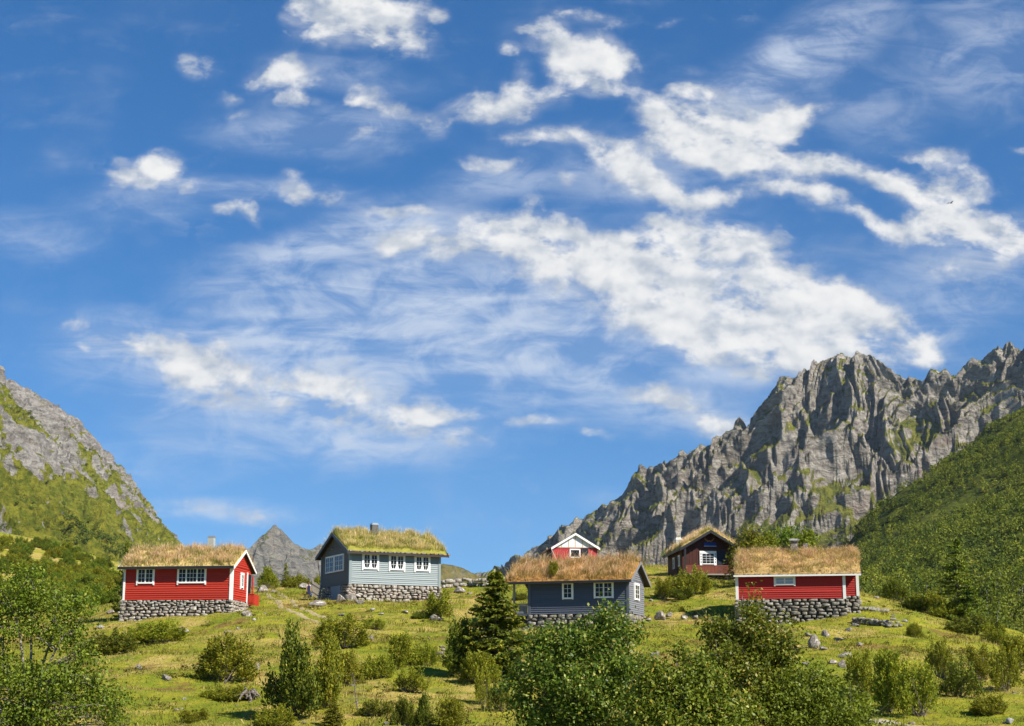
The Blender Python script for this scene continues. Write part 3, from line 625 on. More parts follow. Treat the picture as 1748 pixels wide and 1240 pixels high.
class House:
    def __init__(s, name, P0, yaw, L, W, H, m, z0=0, label='', group=None):
        s.L, s.W, s.H, s.m = L, W, H, m
        s.root = empty(name, P0, yaw, label, 'cabin', group)
        s.mat = Matrix.Translation(P0) @ Matrix.Rotation(yaw, 4, 'Z')
        V = Vector
        s.front = (V((0, 0, 0)), V((1, 0, 0)), V((0, -1, 0)))
        s.right = (V((L, 0, 0)), V((0, 1, 0)), V((1, 0, 0)))
        s.left = (V((0, W, 0)), V((0, -1, 0)), V((-1, 0, 0)))
        s.back = (V((L, W, 0)), V((-1, 0, 0)), V((0, 1, 0)))
    def zr(s, y): return s.H + s.m * min(y, s.W - y)          # underside of the roof
    def wall(s, fr, length, mat, z0=0, gable=False, step=.16, lip=.050, top=None, vertical=False, zs=None, label=None, ulim=None):
        mb = MB(); o, u, n = fr; Z = Vector((0, 0, 1)); H = top or s.H
        q = lambda a, z, c: o + u * a + n * c + Z * z
        m = s.m; apex = s.H + m * s.W / 2
        ext = lambda z: (0, length) if (not gable or z <= s.H) else ((z - s.H) / m, length - (z - s.H) / m)
        ztop = apex if gable else H
        pts = [q(0, z0, -.02), q(length, z0, -.02), q(length, H, -.02)] + ([q(length / 2, apex, -.02)] if gable else []) + [q(0, H, -.02)]
        mb.poly(pts)
        mb.poly([p - n * .10 for p in reversed(pts)])
        z = zs if zs is not None else z0
        if vertical:
            a = 0; zt = s.H if gable else H
            while a < length - .02:
                w_ = min(step * rnd.uniform(.9, 1.1), length - a); c = .012 if int(a / step) % 2 else .03
                mb.hexa([q(a + .006, z, c), q(a + w_ - .006, z, c), q(a + w_ - .006, z, -.02), q(a + .006, z, -.02), q(a + .006, zt, c), q(a + w_ - .006, zt, c), q(a + w_ - .006, zt, -.02), q(a + .006, zt, -.02)])
                a += w_
            if not gable: return mb.build('wall', mat, s.root, label=label)
            z = s.H
        while z < ztop - .01:
            z1 = min(z + step, ztop - .001)
            if gable and z < s.H < z1: z1 = s.H + .0005
            (a0, a1), (b0, b1) = ext(z), ext(z1); l = lip * rnd.uniform(.8, 1.2)
            mb.poly([q(a0, z, l), q(a1, z, l), q(b1, z1, .004), q(b0, z1, .004)])
            mb.poly([q(a0, z, l), q(a0, z, -.02), q(a1, z, -.02), q(a1, z, l)])
            mb.poly([q(a0, z, -.02), q(a0, z, l), q(b0, z1, .004), q(b0, z1, -.02)]); mb.poly([q(a1, z, l), q(a1, z, -.02), q(b1, z1, -.02), q(b1, z1, .004)])
            z = z1
        return mb.build('wall', mat, s.root, label=label)
    def corner(s, x, y, sx, sy, z0, z1, mat, w_=.13, t=.075):
        MB().box(min(x, x + sx * w_), max(x, x + sx * w_), min(y - sy * t, y), max(y - sy * t, y), z0, z1).box(min(x - sx * t, x), max(x - sx * t, x), min(y - sy * t, y + sy * w_), max(y - sy * t, y + sy * w_), z0, z1).build('corner_board', mat, s.root)
    def window(s, fr, u0, u1, z0, z1, sashes=((2, 3),), mat='white', glass='glass', case=.10, legs=True, bar=.020, curtains=False, head=True, mid=.058):
        fr = (fr[0] + fr[2] * .062, fr[1], fr[2])
        fm = M[mat]; mb = MB(); ov = .05 if head else 0
        zi = z0 + (.17 if legs else case)
        mb.fbox(fr, u0, u0 + case, z0, z1 - case, -.06, .035); mb.fbox(fr, u1 - case, u1, z0, z1 - case, -.06, .035)
        mb.fbox(fr, u0 - ov, u1 + ov, z1 - case, z1, -.06, .042)
        if head: mb.fbox(fr, u0 - ov - .02, u1 + ov + .02, z1, z1 + .03, -.06, .06)
        fo = mb.build('window', fm, s.root)
        MB().fbox(fr, u0 + case, u1 - case, zi - .06, zi, -.06, .06).build('sill', fm, fo)
        a, b = u0 + case, u1 - case; tot = sum(c for c, r_ in sashes); n = len(sashes)
        wsum = (b - a) / n if len({c for c, r_ in sashes}) == 1 else None
        x = a
        for c, r_ in sashes:
            w_ = wsum or (b - a) * (c + .6) / (tot + .6 * n)
            sb = MB(); e = mid * .75
            p0, p1, q0, q1 = x + .004, x + w_ - .004, zi + .003, z1 - case - .003
            sb.fbox(fr, p0, p0 + e, q0, q1, .003, .048); sb.fbox(fr, p1 - e, p1, q0, q1, .003, .048)
            sb.fbox(fr, p0 + e, p1 - e, q0, q0 + e, .003, .046); sb.fbox(fr, p0 + e, p1 - e, q1 - e, q1, .003, .046)
            for k in range(1, c):
                xx = p0 + e + (p1 - p0 - 2 * e) * k / c; sb.fbox(fr, xx - bar / 2, xx + bar / 2, q0 + e, q1 - e, .020, .042)
            for k in range(1, r_):
                zz = q0 + e + (q1 - q0 - 2 * e) * k / r_; sb.fbox(fr, p0 + e, p1 - e, zz - bar / 2, zz + bar / 2, .022, .040)
            so_ = sb.build('sash', fm, fo)
            MB().fbox(fr, p0 + e * .5, p1 - e * .5, q0 + e * .5, q1 - e * .5, .004, .021 if not curtains else .018).build('pane', M[glass], fo)
            if curtains:
                cb_ = MB(); g0, g1 = p0 + e, p1 - e; hh = q1 - q0
                for sgn, gx_ in ((1, g0), (-1, g1)):
                    o_, u_, n_ = fr; qq = lambda aa, zz: o_ + u_ * aa + n_ * .0195 + Vector((0, 0, zz))
                    ww = (g1 - g0) * .42
                    pts = [qq(gx_, q0 + e), qq(gx_ + sgn * ww * .55, q0 + e), qq(gx_ + sgn * ww * .08, q0 + hh * .38), qq(gx_ + sgn * ww * .25, q1 - e), qq(gx_, q1 - e)]
                    cb_.poly(pts if sgn > 0 else pts[::-1])
                cb_.build('curtain', M['curtain'], fo)
            x += w_
        return fo
    def roof(s, eo, gl, gr, td=.12, tk=.24, turf='turf_a', nblades=9000, hgt=(.22, .55), wind=(.12, -.1), barge='white', fascia='black', bw=.2, fh=.14, fw=.07, seed=1, under='darkwood', back=True, eave_in=.05, grass=True, tuft=None, lean=.25, thin=1.0):
        L, W, H, m = s.L, s.W, s.H, s.m; x0, x1 = -gl, L + gr; e = .004
        zr = lambda y: H + m * min(y, W - y) + e
        mb = MB()
        for y0, y1 in ((-eo, W / 2), (W / 2, W + eo)):
            mb.hexa([(x0, y0, zr(y0)), (x1, y0, zr(y0)), (x1, y1, zr(y1)), (x0, y1, zr(y1)), (x0, y0, zr(y0) + td), (x1, y0, zr(y0) + td), (x1, y1, zr(y1) + td), (x0, y1, zr(y1) + td)])
        ro = mb.build('roof', M[under], s.root)
        t = .045
        for xa, xb in ((x0 - t, x0 - .002), (x1 + .002, x1 + t)):
            for y0, y1 in ((-eo - .03, W / 2), (W / 2, W + eo + .03)):
                b0, b1 = zr(y0) - .06, zr(y1) - .06
                MB().hexa([(xa, y0, b0), (xb, y0, b0), (xb, y1, b1), (xa, y1, b1), (xa, y0, b0 + bw), (xb, y0, b0 + bw), (xb, y1, b1 + bw), (xa, y1, b1 + bw)]).build('bargeboard', M[barge], s.root)
        for ya, yb, zz in ((-eo - fw, -eo - .003, zr(-eo)), (W + eo + .003, W + eo + fw, zr(W + eo))):
            MB().box(x0, x1, ya, yb, zz - .03, zz - .03 + fh).build('fascia', M[fascia], s.root)
        # turf
        nx, ny = int((x1 - x0) / .12), int((W + 2 * eo) / .12)
        xs = np.linspace(x0 + .015, x1 - .015, nx); ys = np.linspace(-eo + eave_in, W + eo - eave_in, ny)
        XX, YY = np.meshgrid(xs, ys)
        def top(x, y):
            base = H + m * np.minimum(y, W - y) + td
            edge = np.minimum(np.minimum(x - x0, x1 - x) * 2.2, np.minimum(y + eo, W + eo - y) * 2.6)
            k = sstep(0, .55, edge)
            rr = np.abs(y - W / 2); base = base - .10 * np.exp(-(rr / .3) ** 2)
            return base + (.05 + (tk - .05) * k) + .11 * fbm(x / 1.1 + seed, y / 1.1, 3, seed) * k + .03 * fbm(x / .25, y / .25, 2, seed + 3)
        ZZ = top(XX, YY); bor = np.zeros_like(ZZ, bool); bor[0] = bor[-1] = True; bor[:, 0] = bor[:, -1] = True
        ZZ = np.where(bor, H + m * np.minimum(YY, W - YY) + td - .004, ZZ)
        to = mesh_np('turf', np.stack([XX, YY, ZZ], -1).reshape(-1, 3), grid_faces(ny, nx), M[turf + '_soil'], s.root, True)
        r = np.random.default_rng(seed * 7 + 1); N = nblades
        bx = r.uniform(x0 + .03, x1 - .03, N); by = r.uniform(-eo + eave_in, W + eo - eave_in, N)
        patch = fbm(bx / 1.3 + seed, by / 1.3, 3, seed + 21)
        keep = r.uniform(0, 1, N) < thin * (.75 + .6 * patch); bx, by, patch = bx[keep], by[keep], patch[keep]
        V, F, A = blades(r, bx, by, top(bx, by) - .03, hgt[0] + (hgt[1] - hgt[0]) * np.clip(r.beta(2, 3, len(bx)) + .5 * patch, 0, 1.2), .010, .034, lean, wind)
        k2 = int(nblades * .10); wx_ = r.uniform(x0 + .03, x1 - .03, k2); wy_ = np.where(r.random(k2) < .45, W / 2 + r.normal(size=k2) * .5, r.uniform(-eo + eave_in, W + eo - eave_in, k2))
        kp = fbm(wx_ / .8 + 7, wy_ / .8, 2, seed + 2) > -.12; wx_, wy_ = wx_[kp], wy_[kp]
        V2, F2, A2 = blades(r, wx_, wy_, top(wx_, wy_) - .03, r.uniform(.45, 1.05, len(wx_)) * hgt[1] * 1.35, .008, .022, lean * .8, wind)
        F = np.concatenate([F, F2 + len(V)]); V = np.concatenate([V, V2]); A = np.concatenate([A, A2])
        g = mesh_np('grass', V, F, M[turf], to, False, {'tip': A}); g['kind'] = 'stuff'
        s.top = top
        return ro
    def chimney(s, x, y, w_, d, ztop, mat, cap, ch=.12, over=.06, name='chimney'):
        z0 = s.zr(y) - .1
        o = MB().box(x - w_ / 2, x + w_ / 2, y - d / 2, y + d / 2, z0, ztop - ch).build(name, M[mat], s.root)
        mb = MB(); a = w_ / 2 + over; b = d / 2 + over
        mb.box(x - a, x + a, y - b, y + b, ztop - ch, ztop - ch * .35); mb.box(x - a * .8, x + a * .8, y - b * .8, y + b * .8, ztop - ch * .35, ztop)
        mb.build('chimney_cap', M[cap], o)
    def foundation(s, faces, mat, ztop=-.02, rows=(.10, .21), widths=(.22, .66), bulge=.10, seed=3, deep=.35):
        r = np.random.default_rng(seed); Vs = []; Fs = []; nb = 0; core = MB(); Z = np.array([0, 0, 1.0])
        for fr, u0, u1, zt, slope in faces:
            o, u, n = [np.array(v) for v in fr]
            def gz(a):
                w_ = s.mat @ Vector(o + u * a + n * .1); return zf1(w_.x, w_.y) - s.mat.translation.z
            gs = {k: gz(u0 + (u1 - u0) * k / 12) for k in range(13)}
            zmin = min(gs.values()) - deep
            core.fbox(fr, u0 - .005, u1 + .005, zmin, zt - .03, -.30, -.06)
            z = zt
            while z > zmin:
                h = r.uniform(*rows) * r.choice([.75, 1.0, 1.25]) * (1.0 if z > zmin * .6 else 1.25); a = u0 - r.uniform(0, .2)
                while a < u1 + .02:
                    w_ = r.uniform(*widths) * (1 if r.random() > .12 else .6); a1 = min(a + w_, u1 + .10)
                    if a1 - a < .1: break
                    c = (a + a1) / 2; g = gs[int(np.clip((c - u0) / (u1 - u0) * 12, 0, 12))]
                    if z > g - deep:
                        V, F = STONES[r.integers(len(STONES))]
                        q = V / .62 * np.array([(a1 - a) * .62, .22 + .05 * r.random(), h * r.choice([.52, .62, .70, .82])])
                        ang = r.normal() * .10; q = np.stack([q[:, 0] * math.cos(ang) - q[:, 2] * math.sin(ang), q[:, 1], q[:, 0] * math.sin(ang) + q[:, 2] * math.cos(ang)], -1)
                        if r.random() < .5: q = q * [-1, 1, 1]; F = F[:, ::-1]
                        off = -.10 + bulge * r.random() + slope * (zt - z)
                        zz = z - h / 2 + r.normal() * .03
                        if zz + q[:, 2].max() > zt + .0: zz = zt - q[:, 2].max()
                        q = o + u * (c) + n * off + Z * zz + q[:, 0:1] * u + q[:, 1:2] * n + q[:, 2:3] * Z
                        Vs.append(q); Fs.append(F + nb); nb += len(q)
                    a = a1 + r.uniform(-.01, .02)
                z -= h * .98
        fo = mesh_np('foundation', np.concatenate(Vs), np.concatenate(Fs), M[mat], s.root, False)
        core.build('mortar_core', M['earth'], fo)
        return fo
    def at(s, x, y, z): return s.mat @ Vector((x, y, z))
def blades(r, bx, by, bz, h, w0, w1, lean, wind):
    n = len(bx); az = r.uniform(0, 2 * np.pi, n); w_ = r.uniform(w0, w1, n)
    d = np.stack([np.cos(az), np.sin(az), 0 * az], -1) * w_[:, None] * .5
    b = np.stack([bx, by, bz], -1)
    l = np.stack([r.normal(0, lean, n) + wind[0], r.normal(0, lean, n) + wind[1], np.ones(n)], -1); l *= (h / np.linalg.norm(l, axis=1))[:, None]
    md = b + l * .55 + np.stack([0 * h, 0 * h, .05 * h], -1)
    V = np.stack([b - d, b + d, md + d * .75, md - d * .75, b + l + np.stack([l[:, 0] * .35, l[:, 1] * .35, -.12 * h], -1)], 1).reshape(-1, 3)
    i = np.arange(n)[:, None] * 5
    F = np.concatenate([i + np.array([[0, 1, 2]]), i + np.array([[0, 2, 3]]), i + np.array([[3, 2, 4]])], 1).reshape(-1, 3)
    A = np.tile([0, 0, .55, .55, 1.0], n)
    return V, F, A
TIPS = lambda a, b, c: [(0, a), (.45, b), (.8, c), (1, hsv(c, 1.25))]
for nm, base, mid, tips, soil, patch in (
    ('turf_a', (.24, .24, .04), (.42, .32, .10), TIPS((.60, .41, .18), (.76, .54, .29), (.84, .63, .42)), ((.10, .09, .02), (.44, .33, .13)), .55),
    ('turf_b', (.17, .19, .025), (.33, .30, .06), TIPS((.50, .43, .11), (.68, .55, .22), (.80, .63, .37)), ((.10, .11, .015), (.22, .21, .04)), .50),
    ('turf_c', (.30, .24, .05), (.46, .30, .10), TIPS((.62, .40, .18), (.76, .52, .29), (.84, .62, .40)), ((.15, .075, .025), (.34, .18, .06)), .55),
    ('turf_d', (.30, .27, .05), (.44, .32, .10), TIPS((.58, .41, .18), (.72, .49, .27), (.80, .57, .37)), ((.12, .08, .03), (.40, .27, .11)), .50)):
    M[nm] = m_blades(nm + '_blades', base, mid, tips, patch)
    M[nm + '_soil'] = m_plain(nm + '_soil', soil[1], .95, .05, 0, .45, 2.2)

M['earth'] = m_plain('dark_earth', (.07, .058, .045), .95)
V3 = Vector
# -- red cabin with the white trim, on the left
h = House('turf_roof_cabin', P(209.4, 1024.5, 115), R(-7), 8.2, 4.7, 2.46, .50, 0, 'bright red cabin with white window frames and a straw coloured turf roof')
h.wall(h.front, 8.2, M['red']); h.wall(h.back, 8.2, M['red']); h.wall(h.left, 4.7, M['red'], gable=True)
h.wall(h.right, 4.7, M['red'], gable=True)
for x, sx in ((0, 1), (8.2, -1)): h.corner(x, 0, sx, 1, -.03, 2.40, M['white'], .15)
h.window(h.front, .99, 2.36, 1.06, 2.34, ((2, 3), (2, 3)))
h.window(h.front, 4.08, 6.28, 1.06, 2.34, ((2, 3), (3, 3), (2, 3)))
h.window(h.right, 1.95, 2.75, .85, 2.05, ((2, 3),))
MB().fbox(h.right, 3.62, 3.78, -.05, 2.2, .03, .09).build('corner_board', M['white'], h.root)
d_ = MB().fbox(h.right, 3.85, 4.6, 0, 2.05, .03, .075).build('door', M['doordark'], h.root)
MB().fbox(h.right, 4.45, 4.5, 1.0, 1.08, .075, .11).build('handle', M['metal'], d_)
pm = MB(); pm.box(8.2, 8.72, 3.9, 5.3, -.12, -.02)
po = pm.build('porch', M['red'], h.root)
MB().box(8.52, 8.62, 3.95, 4.05, -.02, 1.9).build('post', M['red'], po)
rl = MB()
for k in range(4): rl.box(8.30 + k * .105, 8.395 + k * .105, 3.90, 3.94, -.22, .58)
for k in range(13): rl.box(8.70, 8.74, 3.95 + k * .105, 4.04 + k * .105, -.22, .58)
rl.box(8.26, 8.76, 3.86, 3.97, .58, .63); rl.build('railing', M['red'], po)
h.roof(.5, .30, .27, td=.10, tk=.22, turf='turf_a', nblades=21000, hgt=(.16, .72), barge='white', fascia='black', seed=2, bw=.19, fh=.20, fw=.09)
h.chimney(5.75, 2.45, .46, .46, 4.86, 'concrete', 'metal', .14, .01)
h.foundation([(h.front, -.12, 8.2, -.03, .06), (h.left, 0, 4.75, -.03, .06), (h.right, -.08, 4.9, -.03, .06)], 'stone', seed=5)
# the drip gutter's downpipe on the near left corner
MB().tube([(-.02, -.42, 2.1), (-.02, -.12, 1.9), (-.02, -.10, .05)], .035, 6).build('downpipe', M['black'], h.root)
H1 = h

# -- pale blue grey cabin
h = House('turf_roof_cabin', P(596.5, 996.2, 122), R(27), 7.7, 6.3, 2.55, .47, 0, 'pale blue grey cabin with a high stone base and greenest turf roof')
h.wall(h.front, 7.7, M['bluegrey'], step=.15, lip=.052); h.wall(h.back, 7.7, M['bluegrey'], step=.15)
h.wall(h.left, 6.3, M['olive'], gable=True, step=.15, lip=.052, label='grey brown gable wall'); h.wall(h.right, 6.3, M['olive'], gable=True, step=.15)
for x, sx in ((0, 1), (7.7, -1)): h.corner(x, 0, sx, 1, -.03, 2.48, M['bluegrey'], .14)
h.corner(0, 6.3, 1, -1, -.03, 2.48, M['doorblue'], .10)
for a, b in ((1.0, 2.42), (3.26, 4.66), (5.46, 6.84)): h.window(h.front, a, b, 1.05, 2.40, ((2, 3), (2, 3)), curtains=True)
for a, b in ((1.05, 2.98), (3.12, 5.12)): h.window(h.left, a, b, 1.05, 2.42, ((2, 3), (2, 3)), legs=False, case=.08, head=False, mid=.05)
h.roof(.52, .36, .55, td=.12, tk=.26, turf='turf_b', nblades=22000, hgt=(.16, .78), barge='slate', fascia='darkwood', bw=.27, fh=.15, seed=3, eave_in=.22, wind=(.1, -.05))
mo = MB(); r_ = np.random.default_rng(8); x = -.3
while x < 8.2:
    w_ = r_.uniform(.25, .6); zb = h.zr(-.5) + .13
    V, F = STONES[r_.integers(24)]; mo.add(V / .62 * [w_ * .56, .20, .075] + [x + w_ / 2, -.46 + r_.uniform(0, .08), zb + .05 + r_.uniform(0, .03)], F); x += w_
mo.build('eave_slabs', M['moss'], h.root)
h.chimney(3.25, 3.15, .52, .52, 5.15, 'chimdark', 'metal', .16, .02)
h.foundation([(h.front, -.15, 7.8, -.03, .10), (h.left, 0, 3.05, -.03, .03), (h.left, 4.75, 6.4, -.03, .03), (h.left, 3.05, 4.75, -.03, -.3)], 'stone', seed=9, rows=(.13, .26), widths=(.25, .7))
d_ = MB().fbox(h.left, 2.62, 4.68, -1.32, -.05, -.06, .14).build('door', M['doorblue'], h.root)
MB().fbox(h.left, 4.5, 4.54, -.75, -.62, .14, .18).build('handle', M['metal'], d_)
fh_ = MB()
H2 = h

# -- slate blue cabin with the corner porch
h = House('turf_roof_cabin', P(903, 1049, 107.1), R(-18), 6.95, 4.6, 2.30, .50, 0, 'slate blue cabin with an open corner porch and orange brown turf roof')
h.wall(h.front, 6.95, M['slate'], step=.14); h.wall(h.back, 6.95, M['slate'], step=.14)
h.wall(h.right, 4.6, M['slate_light'], gable=True, step=.14, label='weathered light grey gable wall'); h.wall(h.left, 4.6, M['slate'], gable=True, step=.14)
h.corner(0, 0, 1, 1, -.03, 2.22, M['slate'], .14); h.corner(6.95, 0, -1, 1, -.03, 2.22, M['slate'], .10)
h.window(h.front, 2.38, 3.17, .95, 2.10, ((2, 3),), legs=False, head=False, case=.085)
h.window(h.front, 4.60, 5.98, .98, 2.12, ((2, 3), (2, 3)), legs=False, head=False, case=.085)
h.window(h.right, 1.6, 3.0, .92, 2.10, ((2, 3),), legs=False, head=False)
h.roof(.55, 1.65, .36, td=.12, tk=.22, turf='turf_c', nblades=22000, hgt=(.16, .85), barge='slate_light', fascia='black', bw=.20, fh=.17, fw=.09, seed=5, wind=(.22, -.12), thin=.95)
po = MB().box(-1.62, -.03, -.05, 4.6, -.12, .02).build('porch', M['slate'], h.root)
for y in (.02, 4.5): MB().box(-1.15, -1.02, y, y + .12, -1.55 if y < 1 else -.9, 2.15).build('post', M['slate_light'], po)
rl = MB()
for k in range(10): rl.box(-.98 + k * .096, -.915 + k * .096, .05, .09, .12, .68)
rl.box(-1.0, -.03, .03, .11, .66, .74); rl.box(-1.0, -.03, .03, .11, .06, .13)
for k in range(26): rl.box(-1.60, -1.56, .3 + k * .165, .42 + k * .165, .05, .72)
rl.box(-1.62, -1.53, .1, 4.6, .70, .77); rl.box(-1.60, -1.05, .05, .11, .62, .74); rl.box(-1.60, -1.05, .05, .09, .1, .6)
rl.build('railing', M['slate_light'], po)
st = MB(); st.box(-1.25, .35, -.45, .0, -.98, -.90)
for k in range(5): st.box(-1.12, -.10, -.42 - .12 * k, -.34 - .12 * k, -1.10 - .14 * k, -1.00 - .14 * k)
st.box(-1.14, -1.10, -.95, -.40, -1.65, -.98); st.box(-.11, -.07, -.95, -.40, -1.65, -.98)
st.build('stair', M['slate_light'], h.root)
MB().box(-1.0, -.02, .6, 4.4, -1.0, -.14).build('under_porch_shade', M['black'], h.root)  # added black block: shade of the open space under the porch, put in as colour
h.foundation([(h.front, -.05, 7.0, -.03, .05), (h.right, 0, 4.6, -.03, .05), (h.left, 0, 4.6, -.03, .0)], 'stone_grey', seed=12, rows=(.16, .3), widths=(.3, .75))
MB().box(.0, 6.95, -.02, .06, -.10, -.03).build('sill_beam', M['black'], h.root)
H3 = h

# -- small red cabin behind, gable towards the viewer
h = House('gabled_cabin', P(1019.4, 968, 145), R(98), 7.0, 4.1, 1.76, .60, 0, 'small crimson cabin with bare white upper gable behind the slate blue cabin')
h.wall(h.left, 4.1, M['crimson'], gable=False, step=.17, lip=.03); h.wall(h.front, 7, M['crimson']); h.wall(h.back, 7, M['brown'], label='bare brown side wall'); h.wall(h.right, 4.1, M['crimson'], gable=True)
# house-local: the gable on x=0 looks at the viewer, its u runs from the left corner (y=W) to the right one
gm = MB(); o, u, n = h.left; q = lambda a, z, c: o + u * a + n * c + V3((0, 0, z))
gm.hexa([q(0, 1.76, .02), q(4.1, 1.76, .02), q(4.1, 1.76, -.08), q(0, 1.76, -.08), q(2.04, 2.98, .02), q(2.06, 2.98, .02), q(2.06, 2.98, -.08), q(2.04, 2.98, -.08)])
go = gm.build('gable_sheathing', M['membrane'], h.root)
sm = MB()
for a in (.75, 1.42, 2.05, 2.72, 3.4): sm.fbox(h.left, a - .025, a + .025, 1.77, 1.74 + .58 * min(a, 4.1 - a), .02, .045)
sm.fbox(h.left, 0, 4.1, 1.74, 1.79, .024, .05); sm.build('stud', M['rawwood'], go)
h.corner(0, 4.1, 1, -1, -.03, 1.7, M['crimson'], .08)
wo_ = h.window(h.left, 1.50, 2.52, .78, 1.64, ((1, 1),), legs=False, head=False, case=.09, mid=.03)
d_ = MB().fbox(h.left, 2.60, 3.26, .0, 1.72, .035, .085).build('door', M['doordark'], h.root)
MB().fbox(h.left, 2.66, 2.70, .8, .9, .085, .11).build('handle', M['metal'], d_)
e = .004; mb = MB(); W, H_, m_ = 4.1, 1.76, .60
for y0, y1 in ((-.25, W / 2), (W / 2, W + .25)):
    z0, z1 = H_ + m_ * min(y0, W - y0) + e, H_ + m_ * min(y1, W - y1) + e
    mb.hexa([(-.22, y0, z0), (7.25, y0, z0), (7.25, y1, z1), (-.22, y1, z1), (-.22, y0, z0 + .1), (7.25, y0, z0 + .1), (7.25, y1, z1 + .1), (-.22, y1, z1 + .1)])
    b0, b1 = z0 - .10, z1 - .10
    MB().hexa([(-.27, y0, b0), (-.222, y0, b0), (-.222, y1, b1), (-.27, y1, b1), (-.27, y0, b0 + .21), (-.222, y0, b0 + .21), (-.222, y1, b1 + .21), (-.27, y1, b1 + .21)]).build('bargeboard', M['white'], h.root)
mb.build('roof', M['rust_roof'], h.root)
h.window(h.back, 2.2, 3.2, .75, 1.6, ((2, 2),), legs=False, head=False)
h.foundation([(h.left, -.05, 4.15, -.03, .05), (h.back, 0, 7, -.03, .05)], 'stone', seed=14)
bd = MB().bar(h.at(-.40, 4.35, 1.55), h.at(-.55, 3.72, .15), .16, .04).build('leaning_board', M['white_worn'])
tag(bd, 'white board leaning against the corner of the small crimson cabin', 'board')
H4 = h

# -- dark brown cabin, gable towards the viewer
h = House('turf_roof_cabin', P(1257.5, 985, 140), R(94.4), 7.2, 4.9, 2.46, .58, 0, 'dark brown cabin with black bargeboards and a railed front porch')
h.wall(h.left, 4.9, M['brown'], z0=.2, gable=True, step=.16, vertical=True, lip=.03); h.wall(h.front, 7.2, M['brown'], vertical=True, step=.16); h.wall(h.back, 7.2, M['brown'], vertical=True, step=.16); h.wall(h.right, 4.9, M['brown'], gable=True)
h.roof(.35, 1.0, .35, td=.12, tk=.24, turf='turf_a', nblades=13000, hgt=(.2, .75), barge='black', fascia='black', bw=.26, fh=.15, seed=7)
fo = h.window(h.left, 1.58, 3.10, .98, 2.28, ((3, 4),), mat='white', glass='glass', legs=True, head=False, case=.22, mid=.03, bar=.02)
for a in (1.62, 2.92):
    for k in range(4): MB().fbox(h.left, a + .045, a + .105, 1.22 + k * .24, 1.36 + k * .24, .098, .104).build('carving', M['black'], fo)
d_ = MB().fbox(h.left, 3.16, 3.95, .2, 2.26, .032, .06).build('door', M['bluedoor'], h.root)
zz_ = MB()
for k in range(8):
    z = .35 + k * .22
    zz_.hexa([h.left[0] + h.left[1] * a + h.left[2] * c + V3((0, 0, z + dz)) for a, c, dz in ((3.2, .068, 0), (3.55, .068, .2), (3.55, .061, .2), (3.2, .061, 0), (3.2, .068, .05), (3.55, .068, .25), (3.55, .061, .25), (3.2, .061, .05))])
    zz_.hexa([h.left[0] + h.left[1] * a + h.left[2] * c + V3((0, 0, z + dz)) for a, c, dz in ((3.56, .068, .2), (3.9, .068, 0), (3.9, .061, 0), (3.56, .061, .2), (3.56, .068, .25), (3.9, .068, .05), (3.9, .061, .05), (3.56, .061, .25))])
zz_.build('door_boards', M['doordark'], d_)
po = MB().box(-1.02, -.02, .0, 4.9, .08, .2).build('porch', M['greywood'], h.root)
for y in (.12, 4.72): MB().box(-.98, -.84, y, y + .14, .2, 2.4).build('post', M['black'], po)
rl = MB(); rl.box(-1.0, -.92, .1, 4.8, .86, .94); rl.box(-1.0, -.93, .1, 4.8, .24, .29)
for k in range(22): rl.box(-.985, -.955, 1.95 + k * .13, 2.05 + k * .13, .29, .86)
for k in range(14): rl.bar((-.97, .2 + k * .125, .29), (-.97, .45 + k * .125, .86), .035, .07)
rl.build('railing', M['railred'], po)
sp_ = MB(); o, u, n = h.left
q = lambda a, z, c: o + u * a + n * c + V3((0, 0, z))
sp_.hexa([q(1.98, 2.72, .30), q(3.05, 2.72, .30), q(3.05, 2.72, .26), q(1.98, 2.72, .26), q(1.98, 3.05, .16), q(3.05, 3.05, .16), q(3.05, 3.05, .12), q(1.98, 3.05, .12)])
so_ = sp_.build('solar_panel', M['solar'], h.root)
MB().fbox(h.left, 2.2, 2.24, 2.8, 2.9, .03, .2).fbox(h.left, 2.8, 2.84, 2.8, 2.9, .03, .2).fbox(h.left, 1.95, 3.08, 2.68, 2.715, .24, .31).build('bracket', M['metal'], so_)
an = MB()
for sg in (-1, 1):
    c = q(2.48, 3.1, .10); up_ = V3((0, 0, 1))
    pts = [c + u * (sg * a) + up_ * b + n * .05 for a, b in ((.02, .05), (.16, .06), (.30, .12), (.38, .24), (.40, .40))]
    an.tube(pts, [.035, .03, .026, .02, .01], 6)
    for a, b, a2, b2 in ((.18, .07, .16, .2), (.30, .12, .25, .28), (.37, .22, .48, .3)): an.tube([c + u * (sg * a) + up_ * b + n * .05, c + u * (sg * a2) + up_ * b2 + n * .08], [.02, .008], 5)
an.tube([q(2.3, 3.12, .03), q(2.48, 3.2, .12), q(2.66, 3.12, .03)], .05, 6)
an.build('antlers', M['bone'], h.root)
for a, b in ((.6, 1.3), (3.2, 4.0)): h.window(h.back, 7.2 - b - 0.3, 7.2 - a - .3, .95, 2.0, ((1, 2),), legs=False, head=False)
MB().box(2.0, 2.35, 4.9, 4.98, .1, 2.4).build('log_pillar', M['darkwood'], h.root)
h.chimney(5.0, 4.3, .62, .55, 3.95, 'concrete', 'white_worn', .22, .0)
h.foundation([(h.left, 0, 4.9, .06, .05), (h.back, 0, 7.2, -.03, .05)], 'stone', seed=15)
H5 = h

